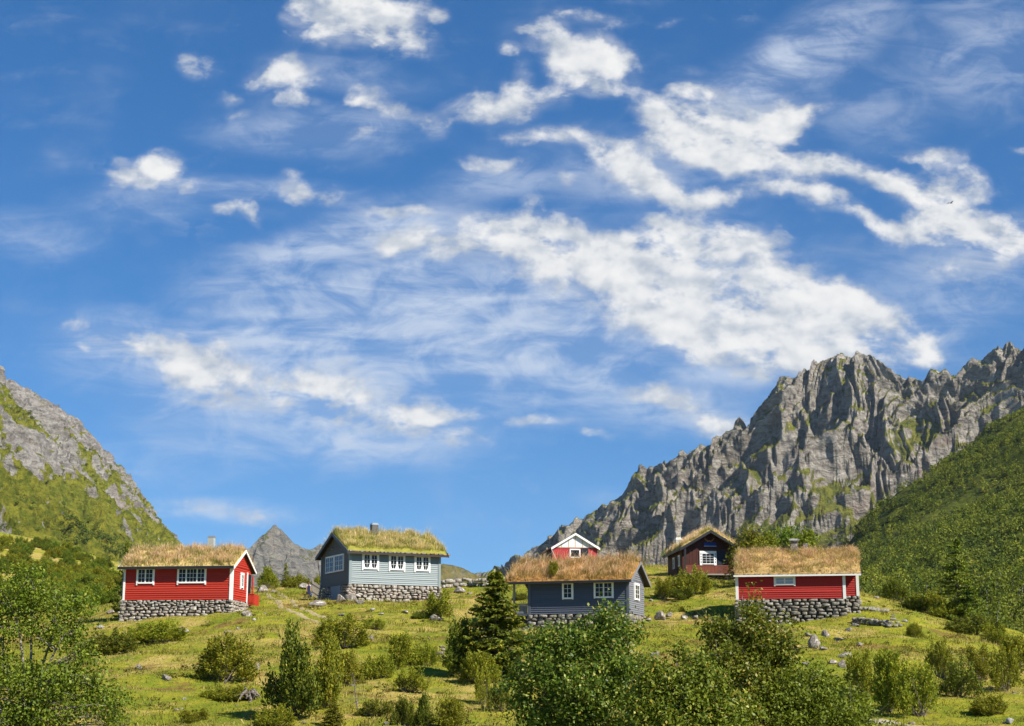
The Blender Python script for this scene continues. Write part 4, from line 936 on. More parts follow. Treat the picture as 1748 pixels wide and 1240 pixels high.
# -- low red cabin on the right
h = House('turf_roof_cabin', P(1258, 1023, 111), R(-10), 8.45, 5.2, 1.76, .56, 0, 'low red cabin on a tall dry stone base with dense pinkish turf')
h.wall(h.front, 7.5, M['red_worn'], step=.15, lip=.052); h.wall(h.back, 8.45, M['red_worn'], step=.15); h.wall(h.left, 5.2, M['red_worn'], gable=True, step=.15); h.wall(h.right, 5.2, M['red_worn'], gable=True, z0=1.765, step=.15); h.wall((V3((8.45, .75, 0)), V3((0, 1, 0)), V3((1, 0, 0))), 4.45, M['red_worn'], z0=.22, top=1.76, step=.15)
anx = (V3((7.5, .75, 0)), V3((1, 0, 0)), V3((0, -1, 0))); ret = (V3((7.5, 0, 0)), V3((0, 1, 0)), V3((1, 0, 0)))
h.wall(anx, .95, M['red_worn'], z0=.22, top=2.1, step=.15); h.wall(ret, .75, M['red_worn'], step=.15)
# the east gable stands back behind the recessed corner
h.corner(0, 0, 1, 1, -.05, 1.68, M['white_worn'], .13); h.corner(7.5, 0, -1, 1, -.06, 1.68, M['white_worn'], .13); h.corner(8.45, .75, -1, 1, .18, 1.95, M['white_worn'], .13)
h.window(h.front, 2.62, 4.12, .88, 1.60, ((1, 2), (1, 2)), mat='white_worn', glass='glass_pale', legs=False, head=False, case=.12, bar=.02)
h.roof(.36, .18, .2, td=.1, tk=.34, turf='turf_d', nblades=28000, hgt=(.14, .58), barge='darkwood', fascia='white_worn', bw=.12, fh=.12, fw=.06, seed=9, eave_in=.06, lean=.4)
tl = MB(); r_ = np.random.default_rng(18); x = -.15
while x < 8.5:
    w_ = r_.uniform(.2, .5); V, F = STONES[r_.integers(24)]
    tl.add(V / .62 * [w_ * .55, .16, r_.uniform(.06, .1)] + [x + w_ / 2, -.28 + r_.uniform(0, .06), h.zr(-.36) + .13 + r_.uniform(0, .05)], F); x += w_
tl.build('eave_sods', M['turf_d_soil'], h.root)
h.chimney(4.15, 2.55, .50, .46, 4.42, 'rock', 'rock_pale', .14, .12)
h.chimney(4.95, 3.3, .34, .30, 4.15, 'rock', 'rock', .10, .02)
h.foundation([(h.front, -.05, 7.55, -.03, .08), (anx, 0, .95, .2, .05), (h.right, .75, 5.2, .2, .05), (h.left, 0, 5.2, -.03, .05), (ret, .1, .75, -.03, .05)], 'stone_grey', seed=17, rows=(.15, .34), widths=(.3, .85), bulge=.14)
H6 = h

# ------------------------------------------------------------------ plants
def quads(c, a, b):
    """rhombs: centre c, half axes a and b"""
    V = np.stack([c - a, c - b * .9, c + a, c + b], 1).reshape(-1, 3)
    return V, np.arange(len(V)).reshape(-1, 4)
def unit(v): return v / (np.linalg.norm(v, axis=-1, keepdims=True) + 1e-9)
def leaves(r, pts, nrm, size, asp=.55, flat=.6):
    n = len(pts); nn = unit(nrm * flat + r.normal(size=(n, 3)) * .8 + [0, 0, .25])
    a = unit(np.cross(nn, r.normal(size=(n, 3)))); b = np.cross(nn, a)
    s = size * r.uniform(.6, 1.25, (n, 1))
    return quads(pts, a * s * .5, b * s * .5 * asp)
def lobes_pts(r, lobes, n, lo=.55):
    L = np.array(lobes, float); vol = (L[:, 3] * L[:, 4] * L[:, 5]) ** .75
    k = r.choice(len(L), n, p=vol / vol.sum())
    d = unit(r.normal(size=(n, 3))); rad = r.uniform(lo ** 2.2, 1, n) ** (1 / 2.2)
    lump = 1 + .22 * np.sin(d[:, 0] * 5 + k) * np.cos(d[:, 2] * 6 + k * 2) + r.normal(size=n) * .06
    p = L[k, :3] + d * L[k, 3:6] * (rad * lump)[:, None]
    return p, d, k
def branch(r, a, b, r0, r1, n=6, wob=.08, sides=5, sag=0):
    t = np.linspace(0, 1, n)[:, None]; a, b = np.array(a, float), np.array(b, float)
    L = np.linalg.norm(b - a)
    p = a + (b - a) * t + np.cumsum(r.normal(size=(n, 3)) * wob * L / n, 0) * np.sin(t * np.pi) ** .5
    p[:, 2] += sag * L * np.sin(t[:, 0] * np.pi)
    return tube_np(p, np.linspace(r0, r1, n), sides)
def cat(lst):
    V = []; F = []; b = 0
    for v, f in lst: V.append(v); F.append(f + b); b += len(v)
    return np.concatenate(V), np.concatenate(F)
def broadleaf(name, base, lobes, ncl, per, leaf, mat, bark, stems=5, label='', cat_='bush', seed=1, spread=.20, lo=.5, trunk_r=.05, stem_name='branches', nbr=40, group=None, foot=.25):
    """a leafy bush or tree given by the ellipsoids its crown fills (metres, from its foot)"""
    r = np.random.default_rng(seed); root = empty(name, base, 0, label, cat_, group)
    c, d, k = lobes_pts(r, lobes, ncl, lo)
    c = c[c[:, 2] > .1]; d = d[:len(c)]
    m = len(c); per_k = r.poisson(per, m)
    idx = np.repeat(np.arange(m), per_k)
    off = r.normal(size=(len(idx), 3)) * spread * np.array([1, 1, .75])
    pts = c[idx] + off
    V, F = leaves(r, pts, d[idx % len(d)] if len(d) == m else unit(off), leaf, .62)
    mesh_np('crown', V, F, mat, root)
    br = []; top = np.array(lobes)[:, :3]
    heads = []
    for s in range(stems):
        a = s / stems * 2 * math.pi + r.uniform(-.4, .4); tgt = top[s % len(top)] + r.normal(size=3) * .3
        p0 = np.array([math.cos(a) * foot, math.sin(a) * foot, -.15])
        br.append(branch(r, p0, tgt, trunk_r, trunk_r * .35, 9, .10, 6)); heads.append(br[-1][0].reshape(-1, 6, 3).mean(1))
    H = np.concatenate(heads)
    for j in r.choice(m, min(nbr, m), replace=False):
        dd = np.linalg.norm(H - c[j], axis=1) + (H[:, 2] > c[j, 2]) * 1.0; q = H[np.argmin(dd)]
        br.append(branch(r, q, c[j], trunk_r * .38, trunk_r * .10, 6, .12, 4))
        for _ in range(2):
            e = c[j] + r.normal(size=3) * spread * 1.5; br.append(branch(r, (q + c[j]) / 2, e, trunk_r * .16, trunk_r * .06, 4, .1, 3))
    mesh_np(stem_name, *cat(br), bark, root)
    return root
def lobe_px(base, d, px, py, rx, ry, depth=.9, dd=0):
    """an ellipsoid that stands at distance d+dd and spans rx, ry photo pixels about (px, py)"""
    c = P(px, py, d + dd) - base; k = (d + dd) / F_PX
    return (c.x, c.y, c.z, rx * k, rx * k * depth, ry * k)

def juniper_mesh(seed, kind):
    """unit juniper: about 1 wide and 1 tall; many upright feathery shoots"""
    r = np.random.default_rng(seed)
    if kind == 'spire':      lob = [(0, 0, .40, .17, .17, .44), (.02, .02, .70, .11, .11, .26), (-.22, .05, .30, .16, .17, .32), (-.22, .05, .58, .10, .09, .24), (.20, -.05, .36, .16, .17, .36), (.20, -.04, .70, .10, .09, .26), (-.36, -.05, .18, .13, .14, .20), (.36, .08, .20, .13, .14, .24), (.08, -.2, .30, .14, .12, .26), (-.1, .18, .48, .1, .1, .3)]
    elif kind == 'round':    lob = [(-.05, 0, .38, .28, .30, .36), (-.28, .08, .30, .18, .2, .28), (.28, -.05, .30, .18, .2, .30), (.12, .1, .62, .16, .16, .30), (-.16, -.1, .66, .13, .14, .26), (.30, .1, .56, .10, .10, .26), (-.34, -.1, .5, .09, .09, .2), (.02, -.15, .78, .08, .08, .18), (-.42, .05, .14, .10, .14, .14), (.42, 0, .15, .1, .14, .16)]
    elif kind == 'flat':     lob = [(-.34, 0, .26, .18, .22, .28), (-.1, .05, .36, .2, .24, .36), (.16, -.05, .40, .17, .22, .36), (.36, .02, .26, .15, .2, .26), (-.22, -.2, .22, .2, .2, .24), (.1, .2, .62, .09, .12, .3), (-.28, .1, .55, .08, .1, .24), (.32, .1, .5, .08, .1, .26), (-.46, -.05, .12, .1, .14, .14), (.0, -.2, .2, .2, .16, .2)]
    else:                    lob = [(0, 0, .26, .22, .22, .26), (-.3, .1, .40, .14, .16, .28), (.3, 0, .44, .14, .16, .32), (.05, -.2, .55, .12, .14, .34), (-.12, .2, .66, .1, .12, .3), (.22, .15, .72, .08, .08, .24), (-.38, -.1, .2, .12, .14, .18), (.42, .1, .2, .1, .12, .2), (-.2, -.1, .8, .06, .06, .18)]
    ns = 620 if kind != 'open' else 400
    c, d, k = lobes_pts(r, lob, ns, .35); c = c[c[:, 2] > .02]; d = unit(c - np.array([0, 0, .15]))
    Vs = []; 
    per = 15; n = len(c)
    up = unit(d * (.75 if kind != 'spire' else .35) + np.array([0, 0, .85]) + r.normal(size=(n, 3)) * .22)
    L = r.uniform(.08, .24, n)
    idx = np.repeat(np.arange(n), per); t = np.tile(np.linspace(0, 1, per), n)
    ax = up[idx]; side = unit(r.normal(size=(len(idx), 3)) - 0 * ax); side = unit(side - (side * ax).sum(-1, keepdims=True) * ax)
    w_ = (.045 * (1 - t * .8))[:, None]
    p = c[idx] + ax * (L[idx] * t)[:, None] + side * w_
    a = unit(ax * .8 + side * .9) * .024 * r.uniform(.7, 1.4, (len(p), 1)); b = unit(np.cross(a, r.normal(size=a.shape))) * .0135
    V, F = quads(p, a, b)
    br = []
    for j in r.choice(n, 26, replace=False): br.append(branch(r, (r.normal() * .05, r.normal() * .05, -.04), c[j] * [.92, .92, .95], .012, .003, 5, .12, 4))
    return (V, F), cat(br)
_pl = {}
def juniper(px, py, wpx, hpx, kind, label, mat='juniper', seed=0, depth=1.0, group=None, cat_='bush', base=None, name='juniper_bush'):
    b = base or hit(px, py); k = b.y / F_PX
    key = (kind, seed % 3, mat)
    if key not in _pl:
        (V, F), (BV, BF) = juniper_mesh(hash((kind == 'round', kind == 'flat', kind == 'spire')) % 97 + seed % 3 * 7 + len(kind), kind)
        root = empty(name, b, 0); mesh_np('foliage', V, F, M[mat], root); mesh_np('stems', BV, BF, M['bark'], root); _pl[key] = root; o = root
    else: o = copy_tree(_pl[key]); o.name = name
    for kk in ('group',):
        if kk in o: del o[kk]
    o.location = b - V3((0, 0, .05)); o.rotation_euler = (0, 0, (seed * 2.399) % 6.28 if kind not in ('flat',) else R((seed * 37) % 40 - 20))
    o.scale = (wpx * k, wpx * k * depth, hpx * k); return tag(o, label, cat_, group)
def spruce_mesh(seed, dens=1.0, droop=.25, thin=False):
    r = np.random.default_rng(seed); Vs = []; br = [tube_np([(0, 0, -.03), (.004, 0, .5), (0, .003, 1.0)], [.020, .012, .002], 7)]
    z = .06; C = []; A = []
    while z < .99:
        Lm = .5 * (1 - z) ** .85 + .015
        for q in range(int(r.integers(5, 8) * (.7 if thin else 1))):
            a = r.uniform(0, 6.28); L = Lm * r.uniform(.65, 1.1); dz = L * r.uniform(-.5, .05) * droop * 2
            e = np.array([math.cos(a) * L, math.sin(a) * L, z + dz]); s = np.array([0, 0, z + .01])
            m = max(5, int(L * 46 * dens)); t = np.linspace(.12, 1, m)
            p = s + (e - s) * t[:, None]; p[:, 2] += .06 * L * (t ** 2) - .04 * L * np.sin(t * 3.1)
            br.append(tube_np([s, s * .5 + e * .5, e], [.005, .003, .001], 3))
            per = 7; pi = np.repeat(p, per, 0); dirv = unit(e - s)
            sd = unit(np.cross(dirv, [0, 0, 1])); sg = r.choice([-1, 1], (len(pi), 1))
            ax = unit(dirv * .55 + sd * sg * r.uniform(.4, 1, (len(pi), 1)) + np.array([0, 0, -.18]) + r.normal(size=pi.shape) * .25)
            ln = .030 * r.uniform(.6, 1.4, (len(pi), 1)) * (1.1 - np.repeat(t, per)[:, None] * .4)
            C.append(pi + ax * ln); A.append(ax * ln)
        z += r.uniform(.020, .034) * (1.5 if thin else 1)
    C = np.concatenate(C); A = np.concatenate(A); B = unit(np.cross(A, r.normal(size=A.shape))) * .011
    return quads(C, A, B), cat(br)
def spruce(px, py, wpx, top, label, seed=0, mat='spruce', base=None, dens=1.0, droop=.3, thin=False, cat_='tree', name='spruce_tree'):
    b = base or hit(px, py); k = b.y / F_PX
    root = empty(name, b, seed, label, cat_); (V, F), (BV, BF) = spruce_mesh(seed + 5, dens, droop, thin)
    mesh_np('crown', V, F, M[mat], root); mesh_np('trunk', BV, BF, M['bark'], root)
    hgt = (py - top) * k if base is None else P(px, top, b.y).z - b.z
    root.scale = (wpx * k, wpx * k, hgt); return root

# near leafy bushes at the foot of the hill
D0 = 44
b0 = Vector((P(1000, 1240, D0).x, D0, zf1(P(1000, 1240, D0).x, D0)))
lp = lambda *a, **k: lobe_px(b0, D0, *a, **k)
broadleaf('leafy_bush', b0, [lp(1040, 1068, 34, 46), lp(1005, 1095, 55, 48), lp(1062, 1105, 42, 48, dd=.3), lp(945, 1120, 52, 56), lp(925, 1185, 62, 60), lp(1000, 1170, 80, 70, dd=-.6), lp(1075, 1160, 50, 52, dd=-.3), lp(932, 1098, 22, 26), lp(1050, 1215, 80, 60, dd=-.5), lp(940, 1240, 70, 60)],
  900, 34, .115, M['leaf_dark'], M['bark'], 7, 'largest dark green leafy bush in front of the slate blue cabin', 'bush', 3, .15, .45, .045, nbr=90)
b0 = Vector((P(1270, 1240, 46).x, 46, zf1(P(1270, 1240, 46).x, 46)))
lp = lambda *a, **k: lobe_px(b0, 46, *a, **k)
broadleaf('leafy_bush', b0, [lp(1283, 1030, 17, 28), lp(1280, 1070, 44, 34), lp(1310, 1092, 52, 36), lp(1240, 1095, 44, 40), lp(1225, 1080, 25, 30), lp(1270, 1135, 84, 48), lp(1215, 1150, 46, 50, dd=-.4), lp(1320, 1125, 42, 38), lp(1285, 1190, 95, 55)],
  700, 33, .115, M['leaf'], M['bark'], 6, 'tall leafy bush whose tip covers the left end of the low red cabin', 'bush', 7, .15, .45, .04, nbr=70)
D0 = 41
b0 = Vector((P(1165, 1260, D0).x, D0, zf1(P(1165, 1260, D0).x, D0)))
lp = lambda *a, **k: lobe_px(b0, D0, *a, **k)
broadleaf('leafy_bush', b0, [lp(1130, 1195, 60, 60), lp(1190, 1170, 52, 46), lp(1160, 1225, 90, 48), lp(1230, 1215, 60, 46), lp(1175, 1128, 22, 22), lp(1110, 1150, 26, 26)],
  600, 30, .11, M['leaf'], M['bark'], 6, 'low broad leafy bush filling the gap between the two tallest leafy bushes', 'bush', 13, .15, .45, .03, nbr=60)
b0 = Vector((P(1390, 1250, 45).x, 45, zf1(P(1390, 1250, 45).x, 45)))
lp = lambda *a, **k: lobe_px(b0, 45, *a, **k)
broadleaf('leafy_bush', b0, [lp(1380, 1190, 52, 46), lp(1430, 1205, 56, 50), lp(1340, 1210, 56, 54), lp(1400, 1235, 90, 40), lp(1395, 1158, 24, 24), lp(1470, 1225, 34, 36), lp(1355, 1165, 26, 26)],
  500, 28, .105, M['birch'], M['bark'], 6, 'lighter green leafy bush at the right end of the leafy thicket', 'bush', 17, .15, .45, .03, nbr=60)
# the open birch on the left
b0 = Vector((P(40, 1260, 43).x, 43, zf1(P(40, 1260, 43).x, 43)))
lp = lambda *a, **k: lobe_px(b0, 43, *a, **k)
broadleaf('birch_tree', b0, [lp(30, 1000, 42, 34), lp(75, 1030, 48, 30), lp(20, 1060, 45, 40), lp(130, 1035, 34, 26), lp(100, 1085, 50, 22), lp(10, 1150, 45, 40), lp(70, 1165, 60, 34, dd=-.4), lp(135, 1150, 50, 30), lp(180, 1195, 42, 30), lp(100, 1210, 80, 30), lp(30, 1225, 60, 40), lp(195, 1225, 30, 18), lp(-60, 1100, 60, 90), lp(145, 1115, 22, 14)],
  1050, 24, .10, M['birch'], M['bark_birch'], 7, 'open branched leafy tree with pale stems at the left edge', 'tree', 21, .15, .45, .06, 'trunk', 130, foot=.35)

# junipers on the slope
J = [(385, 1163, 96, 76, 'round', 'juniper', 'rounded juniper standing alone on the slope below the red cabin'),
 (500, 1224, 112, 146, 'spire', 'juniper_dark', 'tallest dark columnar juniper in the middle of the lower slope'),
 (560, 1205, 76, 116, 'spire', 'juniper', 'many pointed juniper pressed against the right of the tallest dark one'),
 (590, 1172, 66, 58, 'round', 'juniper', 'squat juniper just right of the many pointed one'),
 (583, 1108, 88, 54, 'open', 'juniper', 'loose juniper on the slope below the blue grey cabin'),
 (560, 1088, 44, 34, 'open', 'juniper', 'small twiggy juniper beside the end of the footpath'),
 (683, 1138, 62, 56, 'round', 'juniper', 'bright pointed juniper below the right half of the blue grey cabin'),
 (722, 1136, 46, 44, 'flat', 'juniper', 'low juniper joined to the bright pointed one, next to the rock pile'),
 (645, 1158, 54, 46, 'flat', 'juniper', 'juniper lower left of the bright pointed one'),
 (702, 1182, 54, 44, 'open', 'juniper', 'small juniper casting shade on the bank left of the spruce'),
 (748, 1056, 62, 46, 'open', 'juniper', 'feathery shrub growing over a boulder right of the blue grey cabin'),
 (718, 1056, 26, 16, 'flat', 'juniper_dark', 'dark mat of juniper at the foot of the feathery shrub'),
 (793, 1152, 84, 92, 'spire', 'juniper_dark', 'dark upright juniper at the left foot of the spruce'),
 (818, 1166, 66, 52, 'round', 'juniper', 'dense juniper at the front foot of the spruce'),
 (874, 1160, 44, 46, 'round', 'juniper_dark', 'juniper at the right foot of the spruce'),
 (268, 1096, 92, 40, 'flat', 'juniper', 'spreading juniper under the left end of the stone base of the red cabin'),
 (185, 1118, 84, 46, 'flat', 'juniper_dark', 'low dark juniper left of the spreading one under the red cabin'),
 (690, 1238, 44, 46, 'spire', 'juniper_dark', 'small dark upright juniper at the bottom edge left of the leafy thicket'),
 (722, 1240, 40, 54, 'spire', 'juniper_dark', 'dark juniper at the bottom edge with a blunt top'),
 (768, 1243, 72, 50, 'round', 'juniper', 'broad light green shrub at the bottom edge left of the leafy thicket'),
 (823, 1203, 34, 60, 'open', 'juniper', 'thin sparse shrub below the junipers of the spruce'),
 (852, 1215, 40, 50, 'open', 'juniper_dark', 'small shrub touching the left side of the largest leafy bush'),
 (1180, 1016, 62, 52, 'flat', 'juniper', 'vivid green juniper in front of the porch of the brown cabin'),
 (1133, 1022, 44, 38, 'open', 'juniper', 'twiggy juniper left of the vivid green one before the brown cabin'),
 (1165, 1024, 60, 22, 'open', 'juniper_dark', 'half bare low shrub under the vivid green juniper'),
 (1164, 1045, 10, 11, 'round', 'juniper', 'tiny green sprout on the grass between slate blue and low red cabins'),
 (1561, 1089, 28, 25, 'round', 'juniper', 'small ball shaped juniper on the grass right of the low red cabin'),
 (1470, 1186, 66, 76, 'open', 'juniper', 'airy juniper left of the big thicket at lower right'),
 (1520, 1215, 84, 104, 'round', 'juniper', 'tallest juniper in the thicket at lower right'),
 (1570, 1222, 78, 90, 'open', 'juniper', 'gaunt juniper with grey stems in the thicket at lower right'),
 (1606, 1158, 46, 68, 'open', 'juniper', 'two pronged juniper poking up behind the lower right thicket'),
 (1640, 1190, 70, 62, 'open', 'juniper_dark', 'low dark juniper right of the gaunt one at lower right'),
 (1672, 1162, 60, 62, 'open', 'juniper', 'feathery juniper with bare twigs near the right edge'),
 (1715, 1180, 64, 72, 'open', 'juniper', 'juniper nearest the right edge of the lower slope'),
 (1735, 1140, 60, 56, 'round', 'juniper', 'full juniper at the right edge where the slope drops away'),
 (1690, 1218, 56, 36, 'flat', 'juniper', 'low juniper at the lower right beside the track'),
 (1662, 1083, 84, 38, 'flat', 'juniper_dark', 'dark flat juniper on the brow of the hill at right'),
 (1580, 1042, 64, 36, 'flat', 'juniper', 'hedge like shrub on the brow right of the low red cabin'),
 (1530, 1024, 46, 40, 'round', 'juniper_dark', 'dark shrub on the brow nearest to the low red cabin'),
 (1620, 1055, 58, 34, 'flat', 'juniper', 'shrub on the brow between the hedge like one and the flat dark one'),
 (1700, 1100, 60, 34, 'open', 'juniper', 'brownish shrub on the brow close to the right edge'),
 (457, 1005, 40, 36, 'round', 'juniper', 'green bush on the crest just right of the red cabin porch'),
 (506, 1003, 44, 26, 'flat', 'juniper', 'low bush on the crest left of the picket fence'),
 (548, 996, 26, 24, 'flat', 'juniper', 'bush behind the picket fence of the blue grey cabin'),
 (889, 1024, 26, 14, 'flat', 'juniper_dark', 'small bush seen through the porch of the slate blue cabin'),
 (400, 1195, 70, 28, 'flat', 'juniper', 'flat bright juniper around the grey stump'),
 (365, 1190, 40, 18, 'flat', 'juniper', 'creeping juniper left of the grey stump'),
 (640, 1222, 60, 26, 'open', 'juniper_dark', 'brown tinged scrub near the dead sapling'),
 (470, 1240, 60, 40, 'flat', 'juniper', 'low green scrub at the bottom edge below the tallest dark juniper'),
 (330, 1232, 64, 22, 'open', 'juniper', 'sparse creeping scrub at the bottom left of the slope'),
 (640, 1075, 40, 20, 'open', 'juniper', 'thin tuft of scrub below the stone base of the blue grey cabin'),
 (1010, 1100, 10, 8, 'flat', 'juniper', None)]
for i, (px, py, wp, hp, kd, mt, lb) in enumerate(J):
    if lb: juniper(px, py, wp, hp, kd, lb, mt, seed=i)
# scrub over the hillside on the left
LG = 'scrub on the far left hillside'
r_ = np.random.default_rng(77); cnt = 0
for k in range(1500):
    px, py = r_.uniform(-10, 262), r_.uniform(905, 1062); lim = np.interp(px, [0, 60, 130, 200, 262], [915, 928, 945, 968, 985])
    if py < lim + 2 or (px > 205 and py > 960): continue
    b = hit(px, py, 130)
    if b.y < 150 or b.y > 400: continue
    if fbm(px / 45, py / 22, 2, 5) < -.18: continue
    s_ = r_.uniform(.9, 2.6) ; k_ = F_PX / b.y
    juniper(px, py, s_ * k_ * r_.uniform(.9, 1.5), s_ * k_ * .85, ['round', 'flat', 'open'][k % 3], 'green juniper scrub dotted over the far left hillside behind the open tree', ('juniper', 'birch')[k % 2], seed=k, group=LG, base=b); cnt += 1
    if cnt >= 270: break
# conifers
spruce(846, 1152, 168, 978, 'dark green pointed spruce left of the slate blue cabin', 3)
spruce(1638, 1058, 96, 918, 'wide dark spruce on the brow of the hill before the wooded slope', 9, droop=.12, thin=True)
spruce(487, 1003, 26, 962, 'slender grey green young conifer on the crest between red and blue grey cabins', 14, 'juniper', thin=True, dens=.8, droop=.05)
bq = P(213, 1012, 127); bq.z = zf1(bq.x, bq.y); spruce(213, 1012, 46, 922, 'dark spruce hidden behind the left end of the red cabin', 19, base=bq)
spruce(568, 1240, 46, 1192, 'young yellow green spruce at the bottom of the slope', 23, 'juniper', droop=.05)
# a little spruce rooted in the turf of the slate blue roof
x_, y_ = 3.0 - .2, .15; bq = H3.at(1.75, .05, float(H3.top(np.array([1.75]), np.array([.05]))[0]) - .03)
juniper(0, 0, 26, 25, 'round', 'small green conifer growing in the turf of the slate blue cabin roof', 'juniper', 2, base=bq)
# birches behind the low red cabin
for i, (px, top, wd, d, mt, lb) in enumerate(((1277, 904, 64, 128, 'birch_yellow', 'birch between the brown cabin and the low red roof'), (1308, 910, 38, 131, 'birch_yellow', 'narrow bright birch behind the low red roof'), (1342, 897, 66, 134, 'birch', 'widest birch, behind the chimney of the low red cabin'), (1376, 904, 50, 130, 'birch_yellow', 'yellowish birch right of the chimney of the low red cabin'))):
    b0 = P(px, 1000, d); b0.z = zf1(b0.x, b0.y)
    lp = lambda *a, **k: lobe_px(b0, d, *a, **k)
    rx = wd / 2
    broadleaf('birch_tree', b0, [lp(px, top + 26, rx * .75, 26), lp(px - rx * .35, top + 46, rx * .65, 26), lp(px + rx * .4, top + 44, rx * .62, 26), lp(px, top + 66, rx, 30), lp(px + rx * .2, top + 12, rx * .4, 14)], 420, 16, .22, M[mt], M['bark_birch'], 3, lb, 'tree', 40 + i, .28, .3, .05, 'trunk', 26)

# ------------------------------------------------------------------ wood on the right slope, shrubs on the left mountain
def tree_cloud(r, pos, hgt, wid, nq, leaf):
    n = len(pos); idx = np.repeat(np.arange(n), nq)
    d = unit(r.normal(size=(len(idx), 3))); rad = r.uniform(.35, 1, (len(idx), 1)) ** .5
    lump = 1 + .25 * np.sin(d[:, :1] * 4 + idx[:, None] * 1.7) * np.cos(d[:, 2:] * 5 + idx[:, None])
    p = pos[idx] + np.stack([0 * hgt, 0 * hgt, hgt * .55], -1)[idx] + d * rad * lump * np.stack([wid * .5, wid * .5, hgt * .48], -1)[idx]
    return leaves(r, p, d, leaf, .75, .9)
r_ = np.random.default_rng(31); N = 36000
tx = r_.uniform(60, 640, N); ty = 260 + (1300 - 260) * r_.uniform(0, 1, N) ** .8
pxs = CX + F_PX * tx / (ty * CP); ok = (pxs > 1400) & (pxs < 1790)
tx, ty, pxs = tx[ok], ty[ok], pxs[ok]; tz = zs(tx, ty)
dens = .75 + .8 * fbm(tx / 60, ty / 60, 3, 8) + .25 - 1.3 * slope_strip(tx, ty) - .55 * sstep(.12, .4, fbm(tx / 28 + ty / 90, ty / 140, 3, 27))
ok = (r_.uniform(0, 1, len(tx)) < dens) & (tz > -19); tx, ty, tz = tx[ok], ty[ok], tz[ok]
hg = r_.uniform(3.6, 7.8, len(tx)) * (1 - .40 * sstep(700, 1250, ty)); wd = hg * r_.uniform(.55, .85, len(tx))
pos = np.stack([tx, ty, tz - .3], -1)
near_ = np.argsort(ty)[:200]; ndx = np.ones(len(tx), bool); ndx[near_] = False
V, F = tree_cloud(r_, pos[ndx], hg[ndx], wd[ndx], 52, 1.0)
ti = np.clip(.42 + .22 * r_.normal(size=ndx.sum()) + .35 * fbm(pos[ndx, 0] / 50, pos[ndx, 1] / 50, 2, 12), 0, 1)
tag(mesh_np('wood', V, F, M['wood_tint'], None, False, {'tint': np.repeat(ti, 52 * 4)}), 'dense birch wood covering the slope on the right', kind='stuff')
kinds = []
for k in range(6):
    V, F = tree_cloud(np.random.default_rng(200 + k), np.zeros((1, 3)), np.ones(1), np.array([.75]), 260, .10); rr_ = np.random.default_rng(240 + k)
    tv, tf = cat([branch(rr_, (0, 0, -.08), (rr_.normal() * .04, rr_.normal() * .04, .85), .028, .006, 6, .06, 5)])
    kinds.append((mesh_data('crown', V, F, M['wood_tint'], False, {'tint': np.full(len(V), .2 + k * .13)}), mesh_data('trunk', tv, tf, M['bark_birch'])))
for q, j in enumerate(near_):
    o = empty('birch_tree', pos[j], r_.uniform(0, 6), 'birch in the lower part of the wood on the right hand slope', 'tree', 'nearer trees of the wood on the right'); o.scale = (hg[j] * r_.uniform(.8, 1.2), hg[j], hg[j])
    for nm_, md_ in zip(('crown', 'trunk'), kinds[q % 6]): link(bpy.data.objects.new(nm_, md_), o)
# shrubs on the left mountain: scattered where it is green and low
ml = [o for o in COL.objects if o.name.startswith('mountain')][1]
me = ml.data; n_ = len(me.vertices); co = np.empty(n_ * 3, np.float32); me.vertices.foreach_get('co', co); co = co.reshape(-1, 3)
ga = np.empty(n_, np.float32); me.attributes['green'].data.foreach_get('value', ga)
fa_ = np.empty(n_, np.float32); me.attributes['fall'].data.foreach_get('value', fa_)
pxv = CX + F_PX * co[:, 0] / (co[:, 1] * CP)
nb_ = fbm(co[:, 0] / 60, co[:, 2] / 28, 3, 91)
wgt = np.where((fa_ > 300) & (fbm(co[:, 0] / 40 + co[:, 1] / 55, co[:, 2] / 60, 3, 93) > -.22), 1.0, np.where((fa_ > 75) & (fa_ < 130), .12, .02)) * (nb_ > -.25)
cand = np.where((ga > .15) & (pxv > -30) & (pxv < 340) & (r_.random(n_) < wgt))[0]
cand = r_.choice(cand, min(7500, len(cand)), replace=False)
pos = co[cand] + r_.normal(size=(len(cand), 3)) * [1.5, 1.5, 0]
hg = r_.uniform(2.0, 5.5, len(cand)); V, F = tree_cloud(r_, pos - [0, 0, .8], hg, hg * 1.2, 36, 1.25)
tag(mesh_np('mountain_scrub', V, F, M['wood_tint'], None, False, {'tint': np.repeat(np.clip(.24 + .20 * r_.normal(size=len(cand)), 0, 1), 36 * 4)}), 'birch scrub on the lower flank of the left mountain', kind='stuff')

